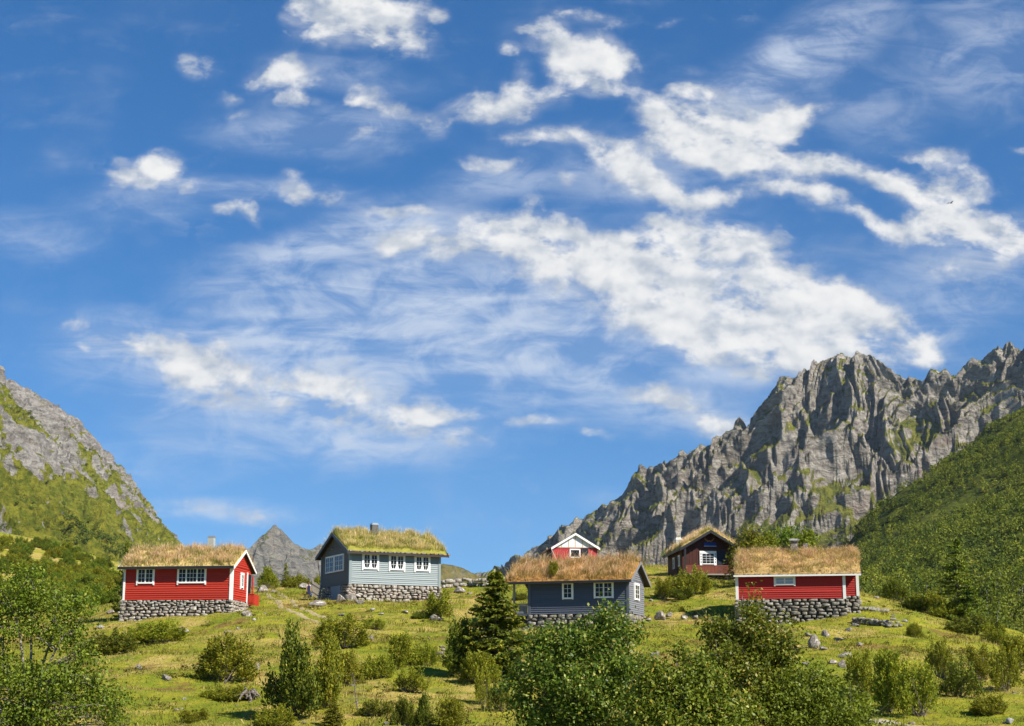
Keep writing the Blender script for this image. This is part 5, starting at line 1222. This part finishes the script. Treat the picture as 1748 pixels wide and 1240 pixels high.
# ------------------------------------------------------------------ rocks
RK = [mesh_data('boulder', *[x for x in stone(np.random.default_rng(300 + k), CS, 8 + k % 4, .018, 0, .38, .72)], M['rock'], False) for k in range(6)]
RKP = [mesh_data('boulder', *[x for x in stone(np.random.default_rng(340 + k), CS, 8, .018, 0, .4, .72)], M['rock_pale'], False) for k in range(2)]
RL = [(581, 1029, 18, 18, 'narrow upright boulder at the left corner of the blue grey cabin base'), (602, 1026, 28, 19, 'largest boulder under the near corner of the blue grey cabin'), (625, 1025, 25, 18, 'rounded boulder right of the largest under the blue grey cabin'), (614, 1032, 18, 10, 'low boulder in front of the largest under the blue grey cabin'), (646, 1024, 27, 16, 'broad boulder at the middle of the blue grey cabin base'), (665, 1022, 18, 11, 'small boulder at the right end of the row under the blue grey cabin'),
 (541, 1036, 29, 15, 'flat grey boulder in the grass left of the blue grey cabin'), (783, 1013, 28, 15, 'grey boulder on the crest right of the blue grey cabin'), (801, 1015, 11, 5, 'low stone beside the crest boulder'), (763, 984, 28, 14, 'pale boulder on the wall behind the blue grey cabin'), (745, 1060, 23, 13, 'boulder under the feathery shrub'),
 (1130, 1059, 22, 17, 'blocky grey boulder between the slate blue and low red cabins'), (1144, 1053, 13, 9, 'smaller stone behind the blocky grey boulder'), (1107, 1061, 20, 7, 'flat stone by the right corner of the slate blue cabin'), (1167, 1058, 21, 9, 'long stone right of the blocky grey boulder'), (1187, 1058, 20, 9, 'brown stone at the edge of the low red cabin shadow'), (1112, 1026, 14, 5, 'flat stone in the grass above the blocky grey boulder'),
 (1390, 1107, 27, 25, 'tall leaning boulder below the low red cabin'), (1380, 1087, 16, 8, 'stone behind the tall leaning boulder'), (1411, 1088, 17, 14, 'rounded stone right of the tall leaning boulder'), (1407, 1111, 16, 9, 'stone at the foot of the tall leaning boulder'), (1432, 1094, 20, 7, 'flat stone on the dry grass below the low red cabin'), (1449, 1078, 14, 9, 'lone dark stone nearest the low red cabin'), (1468, 1103, 15, 6, 'low stone furthest right below the low red cabin'), (1445, 1124, 28, 13, 'wide slab lower down below the low red cabin'), (1420, 1134, 20, 9, 'stone left of the wide slab'), (1436, 1140, 15, 17, 'upright stone under the wide slab'), (1376, 1136, 13, 7, 'stone at the right edge of the leafy bush'),
 (283, 1162, 16, 13, 'grey stone in the grass at lower left'), (236, 1143, 16, 9, 'rusty stone beside the open tree'), (311, 1082, 20, 13, 'brown earthy stone below the red cabin'), (422, 1052, 27, 11, 'flat stone at the right foot of the red cabin wall'), (433, 1060, 7, 5, 'small white stone below the red cabin'), (406, 1075, 8, 5, 'little stone on open grass below the red cabin'), (438, 1143, 9, 14, 'whitish upright stone beside the rounded juniper'), (445, 1012, 23, 14, 'boulder on the crest just past the red cabin'), (519, 1006, 24, 13, 'boulder behind the picket fence'), (466, 1012, 20, 6, 'low rock in the path on the crest'),
 (632, 1096, 18, 14, 'stone at the right of the loose juniper'), (624, 1086, 13, 10, 'stone above the loose juniper'), (170, 1074, 14, 7, 'pale stone in shade left of the red cabin'), (190, 1048, 16, 8, 'rounded boulder just left of the red cabin'), (636, 1043, 10, 6, 'white chip of stone below the blue grey cabin'), (650, 1050, 12, 5, 'flat stone sunk in grass below the blue grey cabin'), (690, 1047, 16, 6, 'brown flat stone below the blue grey cabin'), (583, 1052, 14, 6, 'stone beside the footpath'),
 (1515, 1068, 20, 10, 'stone at the left of the small cairn'), (1545, 1062, 14, 5, 'flat stone right of the small cairn'), (1460, 1070, 16, 7, 'stone by the right corner of the low red cabin base'), (1725, 1236, 14, 12, 'pale stone at the bottom right corner'), (520, 1236, 10, 6, 'stone at the bottom edge below the columnar junipers'), (660, 1238, 12, 7, 'stone at the bottom edge near the dead sapling'), (1118, 1120, 16, 10, 'lichened rock between the two tallest leafy bushes'), (828, 1002, 16, 8, 'low stone on the crest behind the spruce tip')]
for i, (px, py, wp, hp, lb) in enumerate(RL):
    b = hit(px, py); k = b.y / F_PX; pale = 'white' in lb or 'pale' in lb
    o = bpy.data.objects.new('boulder', (RKP[i % 2] if pale else RK[i % 6])); link(o); tag(o, lb, 'rock')
    o.location = b + V3((0, .2 * wp * k, hp * k * .30)); o.rotation_euler = (0, 0, i * 1.7); s_ = wp * k / 1.05
    o.scale = (s_, s_ * .85, hp * k * (.85 if 'blue grey' in lb else 1.0))
def pile(name, base, items, label, mat='stone_grey', cat_='stone wall'):
    r = np.random.default_rng(len(items)); Vs = []; Fs = []; n = 0
    for x, y, z, sx, sy, sz in items:
        V, F = STONES[r.integers(24)]; a = r.uniform(-.3, .3)
        q = V / .62 * [sx * .5, sy * .5, sz * .5]; q = np.stack([q[:, 0] * math.cos(a) - q[:, 1] * math.sin(a), q[:, 0] * math.sin(a) + q[:, 1] * math.cos(a), q[:, 2]], -1) + [x, y, z]
        Vs.append(q); Fs.append(F + n); n += len(q)
    o = mesh_np(name, np.concatenate(Vs), np.concatenate(Fs), M[mat]); o.location = base
    return tag(o, label, cat_)
def wall_line(pxs, hpx, label, n, mat='stone_grey', rows=2):
    r = np.random.default_rng(n); pts = [hit(*p) for p in pxs]; base = pts[0]; it = []
    for row in range(rows):
        for t in np.linspace(0, len(pts) - 1.001, n - row * (n // 4)):
            i = int(t); f = t - i; p = pts[i] * (1 - f) + pts[i + 1] * f; k = p.y / F_PX; h_ = hpx * k / rows
            p.z = zf1(p.x, p.y); w_ = r.uniform(.35, .8)
            it.append((p.x - base.x, p.y - base.y + r.uniform(-.15, .2), p.z - base.z + h_ * (row + .4) + r.uniform(-.05, .05), w_, r.uniform(.3, .6), h_ * r.uniform(.9, 1.4)))
    return pile('stone_wall', base, it, label, mat)
wall_line([(757, 1004), (775, 1003), (800, 1001), (832, 1002)], 15, 'tumbled dry stone wall on the crest behind the blue grey cabin', 22, 'stone')
wall_line([(1466, 1043), (1490, 1044), (1512, 1046)], 8, 'low broken stone wall at the right end of the low red cabin', 14, rows=1)
wall_line([(1458, 1064), (1480, 1066), (1512, 1069)], 11, 'lower line of stones leading from the low red cabin to the cairn', 15)
b = hit(1526, 1071); pile('cairn', b, [(-.35, 0, .1, .5, .4, .25), (.1, 0, .1, .55, .4, .25), (.45, .1, .12, .4, .4, .25), (-.2, .05, .32, .6, .4, .22), (.28, .05, .32, .5, .4, .22), (0, .05, .52, .65, .4, .2), (-.05, .05, .70, .45, .35, .17), (.0, .05, .83, .3, .3, .12)], 'small cairn of flat stones on the grass right of the low red cabin', 'stone_grey', 'cairn')
b = hit(753, 1124); pile('rock_pile', b, [(-.3, 0, .08, .5, .4, .25), (.2, 0, .08, .5, .45, .25), (-.1, .05, .28, .65, .45, .25), (.15, .1, .46, .5, .4, .22), (.05, .1, .62, .45, .35, .18)], 'stack of brown rocks between the juniper and the spruce', 'rock', 'rock pile')
# loose stones sunk in the turf: too many and too small to tell apart
r_ = np.random.default_rng(5); Vs = []; Fs = []; n = 0
for q in range(240):
    y = 46 + 104 * r_.random() ** .8; x = r_.uniform(-.36, .36) * y
    V, F = STONES[r_.integers(24)]; s_ = r_.uniform(.05, .18) * (1 + 1.0 * (r_.random() < .1)); z = zf1(x, y)
    Vs.append(V * np.array([s_, s_, s_ * .6]) * 1.4 + [x, y, z + .01]); Fs.append(F + n); n += len(V)
tag(mesh_np('loose_stones', np.concatenate(Vs), np.concatenate(Fs), M['rock']), 'small stones scattered in the turf of the hill', kind='stuff')
# pale scree below the wood
Vs = []; Fs = []; n = 0
for q in range(260):
    t_ = r_.random(); px, py = 1655 + 80 * t_ + r_.normal() * 6, 1002 - 28 * t_ + r_.normal() * 4 * (.6 + t_)
    u, v = ray(px, py); d = np.arange(265, 900, 1.0); g = v * d - zs(u * d, d); kk = np.where((g[:-1] > 0) & (g[1:] <= 0))[0]
    if not len(kk): continue
    dd = d[kk[0]]; V, F = STONES[r_.integers(24)]; s_ = r_.uniform(.6, 2.6); Vs.append(V * [s_ * 1.3, s_, s_ * .8] + [u * dd, dd, v * dd]); Fs.append(F + n); n += len(V)
tag(mesh_np('scree', np.concatenate(Vs), np.concatenate(Fs), M['rock_pale']), 'streak of whitish scree crossing the wooded slope', kind='stuff')

# ------------------------------------------------------------------ dead wood, fence, path, person, bird
r_ = np.random.default_rng(9); b = hit(425, 1196); tb = []
for k in range(9):
    a = k / 9 * 6.28; q = np.array([math.cos(a), math.sin(a), 0]); tb.append(branch(r_, q * .16 + [0, 0, .30 + r_.uniform(-.15, .2)], q * r_.uniform(.35, .8) + [0, 0, r_.uniform(-.1, .25)], .09, .03, 6, .25, 5))
    tb.append(branch(r_, q * .14 + [0, 0, .1], q * .18 + [0, 0, r_.uniform(.3, .6)], .10, .03, 5, .35, 5))
o = mesh_np('tree_stump', *cat(tb), M['deadwood']); o.location = b; tag(o, 'weathered grey tree stump with gnarled roots on the lower slope', 'stump')
b = hit(611, 1212); tb = [branch(r_, (0, 0, -.1), (-.25, 0, 1.45), .035, .012, 8, .05, 5)]
for k in range(11):
    z = .35 + k * .10; a = r_.uniform(0, 6.28); tb.append(branch(r_, (-.17 * z, 0, z), (-.17 * z + math.cos(a) * .5, math.sin(a) * .4, z + r_.uniform(-.1, .15)), .014, .004, 4, .1, 3))
o = mesh_np('dead_sapling', *cat(tb), M['deadwood']); o.location = b; tag(o, 'leaning bare dead sapling on the lower slope', 'dead tree')
# picket fence at the back corner of the blue grey cabin
fa, fb_ = P(533, 1018, 134), P(546.5, 1019, 130.5); fa.z = zf1(fa.x, fa.y); fb_.z = zf1(fb_.x, fb_.y)
fr = empty('picket_fence', fa, 0, 'weathered wooden picket fence at the far left corner of the blue grey cabin', 'fence'); dv = fb_ - fa; pk = MB()
for k in range(9):
    p = dv * (k / 8); pk.box(p.x - .035, p.x + .035, p.y - .012, p.y + .012, p.z - .05, p.z + 1.25 + .04 * (k % 2))
pk.build('pickets', M['greywood'], fr)
rl = MB()
for z in (.35, 1.0): rl.bar(V3((0, .035, z)), dv + V3((0, .035, z)), .03, .08)
rl.build('rail', M['greywood'], fr)
for p in (V3((0, .08, 0)), dv + V3((0, .08, 0))): MB().box(p.x - .06, p.x + .06, p.y - .05, p.y + .05, p.z - .2, p.z + 1.5).build('post', M['greywood'], fr)
# trodden path
pth = [(462, 1010), (476, 1020), (490, 1032), (512, 1044), (535, 1054), (556, 1062), (574, 1070)]
pc = np.array([tuple(hit(*p)) for p in pth]); tt = np.linspace(0, len(pc) - 1, 90); cx_ = np.interp(tt, range(len(pc)), pc[:, 0]); cy_ = np.interp(tt, range(len(pc)), pc[:, 1])
tx_ = np.gradient(cx_); ty_ = np.gradient(cy_); ln = np.hypot(tx_, ty_); nx_, ny_ = -ty_ / ln, tx_ / ln
def strip(off, wdt, name, seed):
    u = np.linspace(-1, 1, 7); wv = wdt * (.75 + .5 * fbm(tt * .9, tt * 0, 3, seed)) * sstep(0, .5, tt) * sstep(6, 5.0, tt) + .02
    X = cx_[:, None] + nx_[:, None] * (off + u * wv[:, None]); Y = cy_[:, None] + ny_[:, None] * (off + u * wv[:, None])
    Z = zf(X, Y) + .035 - .03 * np.abs(u)
    return np.stack([X, Y, Z], -1).reshape(-1, 3), grid_faces(*X.shape)
M['path'] = m_plain('trodden_path', (.30, .25, .13), .95, .05, 0, .3, 3)
V1, F1 = strip(-.55, .24, 'path', 3); V2, F2 = strip(.55, .24, 'path', 7)
tag(mesh_np('path', *cat([(V1, F1), (V2, F2)]), M['path'], None, True), kind='structure')
tk = np.array([tuple(hit(*p)) for p in [(1455, 1222), (1490, 1232), (1530, 1237), (1580, 1243), (1640, 1246)]])
tt2 = np.linspace(0, 4, 60); X0 = np.interp(tt2, range(5), tk[:, 0]); Y0 = np.interp(tt2, range(5), tk[:, 1]); u = np.linspace(-1, 1, 7)
Yw = Y0[:, None] + u * (.75 + .3 * fbm(tt2, tt2 * 0, 3, 4))[:, None]; Xw = X0[:, None] + 0 * u
M['track'] = m_plain('gravel_track', (.36, .31, .24), .95, .05, 0, .25, 5)
tag(mesh_np('track', np.stack([Xw, Yw, zf(Xw, Yw) + .04 - .03 * np.abs(u)], -1).reshape(-1, 3), grid_faces(*Xw.shape), M['track'], None, True), kind='structure')

# woman in a navy dress walking past the fence
def person(base, hgt, face):
    root = empty('person', base, face, 'woman in a sleeveless navy dress carrying a light blue bag beside the fence', 'person')
    s = hgt / 1.66
    sk = [('pelvis', (0, 0, .90), .125, None), ('waist', (0, 0, 1.05), .105, 0), ('chest', (0, .0, 1.25), .13, 1), ('neck', (0, 0, 1.40), .05, 2), ('chin', (0, -.015, 1.47), .07, 3), ('skull', (0, -.005, 1.57), .088, 4),
      ('shL', (-.15, 0, 1.34), .055, 2), ('elL', (-.21, .04, 1.08), .040, 6), ('wrL', (-.22, -.05, .86), .028, 7), ('paL', (-.22, -.06, .79), .030, 8),
      ('shR', (.15, 0, 1.34), .055, 2), ('elR', (.20, .04, 1.08), .040, 10), ('wrR', (.23, -.02, .84), .028, 11), ('paR', (.235, -.03, .77), .030, 12),
      ('hiL', (-.085, 0, .84), .095, 0), ('knL', (-.09, -.12, .48), .058, 14), ('anL', (-.09, -.06, .09), .038, 15), ('toL', (-.09, -.22, .035), .030, 16),
      ('hiR', (.085, 0, .84), .095, 0), ('knR', (.09, .06, .48), .058, 18), ('anR', (.09, .20, .11), .038, 19), ('toR', (.09, .08, .035), .030, 20)]
    for side, w_ in (('L', 9), ('R', 13)):
        p = np.array(sk[w_][1])
        for k, (dx, ln) in enumerate(((-.02, .075), (-.007, .085), (.007, .08), (.02, .065))):
            sk.append(('f', tuple(p + [0, dx - .005, -.035]), .0095, w_)); sk.append(('f', tuple(p + [.004, dx - .015, -.035 - ln * .6]), .0085, len(sk) - 1)); sk.append(('f', tuple(p + [.012 * (1 if side == 'L' else -1), dx - .02, -.035 - ln]), .007, len(sk) - 1))
        sg = 1 if side == 'L' else -1
        sk.append(('t', tuple(p + [sg * .012, -.045, -.01]), .010, w_)); sk.append(('t', tuple(p + [sg * .018, -.06, -.045]), .008, len(sk) - 1))
    me = bpy.data.meshes.new('body'); me.from_pydata([tuple(np.array(q[1]) * s) for q in sk], [(q[3], i) for i, q in enumerate(sk) if q[3] is not None], []); me.materials.append(M['skin'])
    o = link(bpy.data.objects.new('body', me), root); md = o.modifiers.new('skin', 'SKIN'); md.use_smooth_shade = True
    for i, q in enumerate(sk): me.skin_vertices[0].data[i].radius = (q[2] * s, q[2] * s); me.skin_vertices[0].data[i].use_root = i == 0
    o.modifiers.new('sub', 'SUBSURF').levels = 2; o.modifiers['sub'].render_levels = 2
    def ringmesh(rings, name, mat, n=18):
        V = []; 
        for (z, rx, ry, cy, fl) in rings:
            a = np.arange(n) / n * 2 * np.pi; f = 1 + fl * np.sin(a * 6 + z * 3); V.append(np.stack([np.cos(a) * rx * f, np.sin(a) * ry * f + cy, 0 * a + z], -1))
        V = np.concatenate(V) * s; k = len(rings); i = np.arange(k - 1)[:, None] * n; j = np.arange(n)[None]; j2 = (j + 1) % n
        return mesh_np(name, V, np.stack([i + j, i + j2, i + n + j2, i + n + j], -1).reshape(-1, 4), M[mat], root, True)
    ringmesh([(.56, .25, .23, 0, .06), (.70, .225, .20, 0, .04), (.90, .185, .155, 0, .015), (1.06, .142, .125, 0, 0), (1.20, .165, .15, -.005, 0), (1.32, .16, .13, 0, 0), (1.385, .12, .10, 0, 0), (1.40, .075, .07, 0, 0)], 'dress', 'navy')
    ringmesh([(1.40, .03, .02, .085, 0), (1.46, .085, .05, .06, 0), (1.54, .105, .085, .03, 0), (1.60, .108, .105, .012, 0), (1.65, .09, .095, .008, 0), (1.685, .05, .055, .005, 0), (1.695, .005, .005, .005, 0)], 'hair', 'hair')
    f = MB()
    for sg in (-1, 1): f.add(CS2[0] * .012 * s + np.array([sg * .032, -.088, 1.56]) * s, CS2[1])
    f.build('eye', M['doordark'], root)
    MB().add(CS2[0] * np.array([.013, .018, .022]) * s + np.array([0, -.098, 1.535]) * s, CS2[1]).build('nose', M['skin'], root)
    MB().add(CS2[0] * np.array([.022, .008, .007]) * s + np.array([0, -.088, 1.495]) * s, CS2[1]).build('mouth', M['railred'], root)
    for sg in (-1, 1): MB().add(CS2[0] * np.array([.012, .02, .03]) * s + np.array([sg * .09, 0, 1.545]) * s, CS2[1]).build('ear', M['skin'], root)
    return root, s
M['skin'] = m_plain('skin', (.42, .24, .16), .5, .3, 0, .06); M['navy'] = m_plain('navy_cloth', (.012, .018, .06), .85); M['hair'] = m_plain('brown_hair', (.09, .045, .025), .6); M['bagblue'] = m_plain('light_blue_bag', (.16, .36, .62), .6)
pb = hit(526.5, 1024); prt, s_ = person(pb, 1.42, R(35))
hand = prt.matrix_basis @ V3((.235, -.045, .735)) * 1
hand = Matrix.Translation(pb) @ Matrix.Rotation(R(35), 4, 'Z') @ (V3((.235, -.045, .735)) * s_)
bg_ = empty('bag', hand, R(35), 'light blue carrier bag hanging from the hand of the woman in the navy dress', 'bag')
V, F = cube_sphere(6); V = V * [.10, .055, .15]; V[:, 2] -= .27; V = V * s_
mesh_np('body', V, F, M['bagblue'], bg_, True); MB().tube([V3((-.06, 0, -.16)) * s_, V3((-.02, 0, -.02)) * s_, V3((0, 0, .0)) * s_, V3((.02, 0, -.02)) * s_, V3((.06, 0, -.16)) * s_], .008, 5).build('handle', M['bagblue'], bg_)
# bird in front of the clouds at the right
c = P(1623, 347, 420); bd = empty('bird', c, R(20), 'tiny dark bird gliding before the right hand clouds', 'bird')
V, F = cube_sphere(5); V = V * [.62, .13, .12] * (1 - .35 * np.clip(V[:, :1], 0, 1) ** 2); mesh_np('body', V, F, M['rock'], bd, True)
hd = cube_sphere(4); MB().add(hd[0] * .10 + [.66, 0, .05], hd[1]).add(np.array([[.74, -.03, .05], [.74, .03, .05], [.88, 0, .02], [.74, 0, .09]]), np.array([(0, 1, 2), (1, 3, 2), (3, 0, 2)])).build('head', M['rock'], bd)
for sg in (-1, 1):
    MB().hexa([(.25, sg * .1, .0), (.1, sg * .9, .28), (-.15, sg * .9, .28), (-.25, sg * .1, 0), (.25, sg * .1, .04), (.1, sg * .9, .31), (-.15, sg * .9, .31), (-.25, sg * .1, .04)][::1 if sg > 0 else 1]).hexa([(.1, sg * .9, .28), (-.25, sg * 1.7, .12), (-.35, sg * 1.65, .12), (-.15, sg * .9, .28), (.1, sg * .9, .31), (-.25, sg * 1.7, .14), (-.35, sg * 1.65, .14), (-.15, sg * .9, .31)]).build('wing', M['rock'], bd)
MB().hexa([(-.55, -.06, 0), (-.95, -.18, 0), (-.95, .18, 0), (-.55, .06, 0), (-.55, -.06, .03), (-.95, -.18, .03), (-.95, .18, .03), (-.55, .06, .03)]).build('tail', M['rock'], bd)

# low heather and crowberry in the turf
def inside(h, x, y, pad=.1):
    mi = np.array(h.mat.inverted()); lx = mi[0, 0] * x + mi[0, 1] * y + mi[0, 3]; ly = mi[1, 0] * x + mi[1, 1] * y + mi[1, 3]
    return (lx > -pad) & (lx < h.L + pad) & (ly > -pad) & (ly < h.W + pad)
r_ = np.random.default_rng(52); n_ = 4000; y = 42 + 108 * r_.random(n_) ** .75; x = r_.uniform(-.38, .38, n_) * y
kp = (fbm(x / 7, y / 7, 3, 61) + .5 * fbm(x / 1.8, y / 1.8, 2, 62)) > .16
for hh in (H1, H2, H3, H4, H5, H6): kp &= ~inside(hh, x, y, .8)
x, y = x[kp], y[kp]; hg = r_.uniform(.10, .42, len(x)); pos = np.stack([x, y, zf(x, y) - .03], -1)
V, F = tree_cloud(r_, pos, hg, hg * r_.uniform(1.4, 3.2, len(x)), 46, .085)
M['heather'] = m_leaf('heather_leaves', [(0, (.06, .075, .012)), (.4, (.11, .13, .016)), (.7, (.17, .17, .022)), (.88, (.22, .15, .05)), (1, (.30, .17, .07))], .25, .7, .08)
tag(mesh_np('heather', V, F, M['heather']), 'low heather and scrub scattered through the meadow', kind='stuff')

# ------------------------------------------------------------------ grass on the hill
r_ = np.random.default_rng(3)
N = 420000; y = 40 + 120 * r_.random(N) ** .75; x = r_.uniform(-.375, .375, N) * y
p1 = fbm(x / 6, y / 6, 3, 33); p2 = fbm(x / 1.2, y / 1.2, 2, 34)
keep = (r_.random(N) < .55 + .5 * p2 + .25 * p1)
def inside(h, x, y, pad=.1):
    mi = np.array(h.mat.inverted()); lx = mi[0, 0] * x + mi[0, 1] * y + mi[0, 3]; ly = mi[1, 0] * x + mi[1, 1] * y + mi[1, 3]
    return (lx > -pad) & (lx < h.L + pad) & (ly > -pad) & (ly < h.W + pad)
for hh in (H1, H2, H3, H4, H5, H6): keep &= ~inside(hh, x, y)
x, y, p1, p2 = x[keep], y[keep], p1[keep], p2[keep]
hgt = (.05 + .10 * r_.random(len(x)) ** 2 + .16 * np.clip(p1 - .15, 0, 1) + .22 * (r_.random(len(x)) < .03)) * (.8 + .004 * y)
tn_ = 1700; cxs = r_.uniform(-.37, .37, tn_); cys = 42 + 112 * r_.random(tn_) ** .8; cxs = cxs * cys
kp = fbm(cxs / 9, cys / 9, 2, 44) > -.05
for hh in (H1, H2, H3, H4, H5, H6): kp &= ~inside(hh, cxs, cys, .4)
cxs, cys = cxs[kp], cys[kp]; rep = 26; sg_ = np.repeat(r_.uniform(.10, .38, len(cxs)), rep)
xt = np.repeat(cxs, rep) + r_.normal(size=len(sg_)) * sg_; yt = np.repeat(cys, rep) + r_.normal(size=len(sg_)) * sg_
ht = np.repeat(r_.uniform(.14, .50, len(cxs)), rep) * r_.uniform(.5, 1.1, len(sg_))
x = np.r_[x, xt]; y = np.r_[y, yt]; hgt = np.r_[hgt, ht]
V, F, A = blades(r_, x, y, zf(x, y) - .015, hgt, .02, .05, .45, (.05, 0))
t = NT('meadow_blades'); i = t.island(); at = t.n('Attribute'); at.attribute_name = 'tip'; p = t.pos()
n = t.noise(p, .16, 4, .6, .4); n2 = t.noise(p, .8, 3, .6)
g1 = t.ramp(i, [(0, (.11, .15, .012)), (.5, (.20, .215, .018)), (1, (.27, .25, .03))]); g2 = t.ramp(i, [(0, (.30, .24, .06)), (.6, (.46, .36, .12)), (1, (.56, .44, .18))])
k = t.math('ADD', t.math('MULTIPLY', t.maprange(t.math('ADD', t.math('MULTIPLY', n, .6), t.math('MULTIPLY', n2, .4)), .46, .62), .75), t.math('MULTIPLY', at.outputs['Fac'], .30))
M['meadow'] = t.done(leaf_shader(t, t.mix(k, g1, g2), .35, .7, .1, (1, .95, .5)))
tag(mesh_np('meadow_grass', V, F, M['meadow'], None, False, {'tip': A}), 'short grass covering the hill', kind='stuff')
